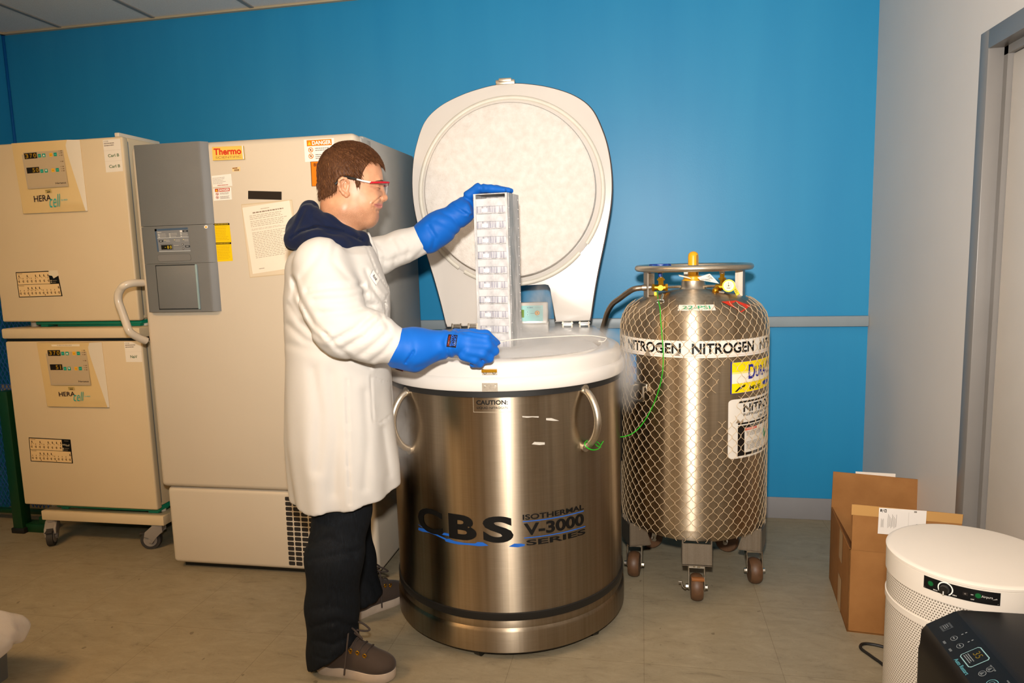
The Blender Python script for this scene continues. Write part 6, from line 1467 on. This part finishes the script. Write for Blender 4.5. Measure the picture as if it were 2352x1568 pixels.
# ---- gloves
def glove_field(F, near=True):
    if near:
        W = lambda px, py, l: B(px, py, l)
        c0 = B(912, 797, -.276); c1 = B(955, 800, -.278); c2 = B(1030, 789, -.283); c3 = B(1072, 787, -.283)
        g = F.chain([c0, c1, c2], [.0585, .064, .0415], .02); F.u(g, 0); F.u(F.cap(B(902, 838, -.276), B(950, 832, -.278), .006, .026), .025)
        F.u(F.chain([c2, c3], [.040, .036], .01, (1, .95, 1)), .012)
        F.u(F.chain([B(1046, 768, -.258), B(1085, 768, -.255), B(1116, 770, -.262), B(1144, 787, -.270)], [.018, .0185, .017, .0085], .01), .010)
        F.u(F.chain([B(1078, 776, -.292), B(1116, 778, -.296), B(1138, 789, -.280)], [.021, .0165, .0105], .006), .008)
        F.u(F.chain([B(1078, 792, -.300), B(1120, 795, -.303), B(1136, 806, -.290), B(1122, 814, -.272)], [.021, .0165, .0145, .012], .006), .0055)
        F.u(F.chain([B(1074, 806, -.302), B(1108, 812, -.305), B(1124, 823, -.292), B(1108, 829, -.272)], [.020, .016, .014, .012], .006), .0055)
        F.u(F.chain([B(1066, 816, -.298), B(1090, 826, -.300), B(1102, 835, -.288), B(1086, 837, -.272)], [.018, .0145, .0125, .011], .006), .0055)
    else:
        c0 = B(982, 543, .208); c1 = B(1008, 524, .203); c2 = B(1060, 487, .20); pk = toB(rk(-.050, .070, -.036))
        F.u(F.chain([c0, c1, c2], [.064, .059, .043], .03), 0)
        F.u(F.chain([c2, pk], [.043, .034], .01), .03); F.u(F.chain([toB(rk(-.046, .040, -.03)), toB(rk(-.046, .105, -.03))], [.028, .028], .01), .015)
        for i in range(4):
            v = .030 + .0285 * i; dx = (0, .012, .010, -.006)[i]
            F.u(F.chain([toB(rk(-.032, v, -.002)), toB(rk(.008, v, .0245)), toB(rk(.062 + dx, v, .019)), toB(rk(.112 + dx, v, .0125))], [.020, .0175, .0155, .0105], .006), .006)
        F.u(F.chain([toB(rk(-.055, .030, -.05)), toB(rk(-.030, -.004, -.05)), toB(rk(-.020, -.010, -.070))], [.021, .017, .012], .008), .010)
F_ = Field(np.array(B(890, 850, -.276)) - (.03, .10, .04), np.array(B(1160, 745, -.276)) + (.03, .11, .03), .0042); glove_field(F_, True)
folds(F_, [(((1033, 758), (1022, 785), (1030, 818)), 5, .006), (((1052, 762), (1040, 790), (1046, 818)), 4, .004), (((932, 832), (945, 815), (950, 806)), 3, .006), (((1064, 765), (1100, 772), (1130, 778)), 3, .003), (((955, 845), (985, 835), (1015, 815)), 6, .003), (((940, 765), (945, 800), (938, 835)), 8, .003)], 1.0)
n_ = norm(EL_N - CU_N) * -1
V, Fc = F_.smooth_mesh(1); Wg = toW(V); gn = soft_obj('glove', Wg, Fc, GLOVE, man)
bvg = bvh_of(Wg, Fc)
s = Sheet(conform(bvg, (1030, 768), (1051, 770), (1025, 796), (1047, 798)), base=.0012, step=.0005); grid_rect(s, 0, 0, 1, 1, '14110f', 0, 8); s.text('CRYO', .42, .40, .56, .92, '1c4fb0', 2, .02) if False else None
for j, (u0, u1) in enumerate(((.42, .66), (.68, .92))):
    pass
gly, gf = glyphs('CRYO', .02); 
def vtext(s, t, u0, v0, u1, v1, hexc, layer):
    g_, f_ = glyphs(t, .02); p = np.stack([u0 + (1 - g_[:, 1]) * (u1 - u0), v0 + g_[:, 0] * (v1 - v0)], 1) if False else np.stack([u0 + (g_[:, 1]) * (u1 - u0), v1 - g_[:, 0] * (v1 - v0)], 1); s.it.append((p, f_, hexc, layer))
vtext(s, 'CRYO', .62, .12, .90, .92, '2360c8', 2); vtext(s, 'GLOVES', .34, .08, .58, .95, '2360c8', 2); vtext(s, 'TEMPSHIELD', .12, .1, .22, .9, '9a2a20', 2); s.rect(.94, .1, .97, .9, '9a2a20', 2); s.rect(.27, .1, .295, .9, '9a2a20', 2)
s.build('glove_label', gn)
F_ = Field(np.array(toB(rk(0, .06, 0))) - (.32, .15, .25), np.array(toB(rk(0, .06, 0))) + (.17, .13, .06), .0042); glove_field(F_, False)
folds(F_, [(((985, 520), (1000, 545), (992, 572)), 5, .005), (((1010, 486), (1040, 500), (1062, 528)), 4, .004), (((1038, 470), (1062, 486), (1084, 496)), 3.2, .004), (((1000, 505), (1030, 520), (1050, 545)), 5, .004), (((1062, 448), (1078, 462), (1086, 480)), 4, .004), (((1104, 421), (1108, 432), (1104, 440)), 3, .004)], 1.0)
V, Fc = F_.smooth_mesh(1); soft_obj('glove', toW(V), Fc, GLOVE, man)

# ---- safety glasses
gz = thing  # (helper name kept short below)
def gcurve(t):                                   # t -1..1 across the front, seen from above
    a = abs(t); l = .074 * math.sin(min(a, 1) * PI / 2) ** .8; f = .200 - .006 * a ** 2 - .058 * max(0, a - .45) ** 1.4 / .55 ** 1.4; return f, math.copysign(l, t)
ts = np.linspace(-1, 1, 41)
bar = [P3(*gcurve(t), 1.6705 - .004 * abs(t)) for t in ts]
m = MB(); m.tube(bar, [.0034 + .0030 * min(1, abs(t) * 1.5) for t in ts], 10, flat=.6)
gb_ = m.build('safety_glasses', paint('red_plastic_brow_bar', 'b01024', .25), man, 'red browed safety glasses with white and black temples')
k = N('clear_lens'); k.set(Base_Color=(.95, .93, 1, 1), Roughness=.02, Transmission_Weight=1.0, IOR=1.12, Specular_IOR_Level=1.0, Alpha=.36); LENS = k.m
rows = []
for j in range(9):
    r_ = []
    for t in ts:
        f, l = gcurve(t); dep = .042 * (1 - .75 * max(0, abs(t) - .55) / .45) * (1 - .45 * math.exp(-(t / .10) ** 2)); r_.append(P3(f - .006 * (j / 8) ** 2 - .002, l, 1.6705 - .004 * abs(t) - dep * j / 8))
    rows.append(r_)
m = MB(); n0 = len(ts); V_ = [p for r_ in rows for p in r_]; m.add(V_, [(j * n0 + i, j * n0 + i + 1, (j + 1) * n0 + i + 1, (j + 1) * n0 + i) for j in range(8) for i in range(n0 - 1)], 0, True); m.build('lens', LENS, gb_)
for sg in (-1, 1):
    a = P3(*[gcurve(sg)[0], gcurve(sg)[1] * 1.0], 1.6675); b = P3(.093, sg * .0870, 1.6765); c = P3(.076, sg * .0875, 1.6800); d = P3(.052, sg * .0815, 1.6835); e = P3(.024, sg * .0830, 1.6610)
    MB().tube([a + EF * .004, a, (a + b) / 2 + (0, 0, -.001), b], [.0062, .0070, .0070, .0062], 8, flat=.5).build('temple_sleeve', paint('white_glasses_plastic', 'e8e2dc', .3), gb_)
    MB().tube(spline([b, c, d, e], 5), .0042, 8).build('temple_tip', M['black'], gb_)
# ------------------------------------------------------------------ cold nitrogen fog
k2 = N('dense_cold_fog'); k2.nt.nodes.remove(k2.b); v2 = k2.n('ShaderNodeVolumePrincipled'); v2.inputs['Color'].default_value = (.93, .92, .91, 1); v2.inputs['Density'].default_value = 45
k2.l(v2.outputs['Volume'], k2.out.inputs['Volume'])
fg = MB().lathe([(0, .80), (.371, .80), (.371, 1.045), (.355, 1.058), (.30, 1.065), (.0, 1.068)], (CC[0], CC[1], 0), 64).build('nitrogen_fog', k2.m, origin=(CC[0], CC[1], .80))
tag(fg, 'dense white cold fog filling the mouth of the open steel freezer', 'fog'); fg['kind'] = 'stuff'
def wisp(c, r, dens, label, seed, lo=.42, hi=.68):
    k = N('cold_fog'); k.nt.nodes.remove(k.b); v = k.n('ShaderNodeVolumePrincipled'); v.inputs['Color'].default_value = (.93, .92, .91, 1); v.inputs['Anisotropy'].default_value = .1
    t = k.n('ShaderNodeTexCoord'); mp = k.n('ShaderNodeMapping'); mp.inputs['Location'].default_value = (-1, -1, -1); mp.inputs['Scale'].default_value = (2, 2, 2); k.l(t.outputs['Generated'], mp.inputs['Vector'])
    ln = k.n('ShaderNodeVectorMath', operation='LENGTH'); k.l(mp.outputs[0], ln.inputs[0]); fall = k.n('ShaderNodeMapRange', interpolation_type='SMOOTHSTEP'); fall.inputs['From Min'].default_value = 1.0; fall.inputs['From Max'].default_value = .15; k.l(ln.outputs['Value'], fall.inputs['Value'])
    m2 = k.n('ShaderNodeMapping'); m2.inputs['Location'].default_value = (seed, seed * .7, 0); m2.inputs['Scale'].default_value = (1, 1, .6); k.l(t.outputs['Object'], m2.inputs['Vector']); nz = k.noise(m2.outputs[0], 11, 4, .6, .8)
    mr = k.n('ShaderNodeMapRange'); mr.inputs['From Min'].default_value = lo; mr.inputs['From Max'].default_value = hi; mr.inputs['To Max'].default_value = dens; k.l(nz, mr.inputs['Value'])
    k.l(k.math('MULTIPLY', mr.outputs[0], fall.outputs[0]), v.inputs['Density']); k.l(v.outputs['Volume'], k.out.inputs['Volume'])
    o = MB().ball(c, r, seg=24, rings=14).build('fog_wisp', k.m, origin=c); tag(o, label, 'fog'); o['kind'] = 'stuff'
wisp((CC[0] + .08, CC[1] + .05, 1.085), (.47, .44, .05), 22, 'thin fog layer drifting just above the white collar of the drum', 0.0)
wisp((-.060, 2.59, .965), (.060, .12, .17), 13, 'fog spilling over the right rim toward the steel cylinder', 2.0, .36, .6)
wisp((-.90, 2.34, .80), (.13, .11, .22), 26, 'fog sinking down the drum beside the white lab coat', 4.0, .36, .62)
wisp((-.42, 2.93, 1.20), (.10, .08, .14), 14, 'faint fog rising in front of the small teal controller', 6.0)
wisp((-.55, 2.66, 1.13), (.13, .13, .10), 30, 'fog curling round the foot of the lifted rack', 8.0)
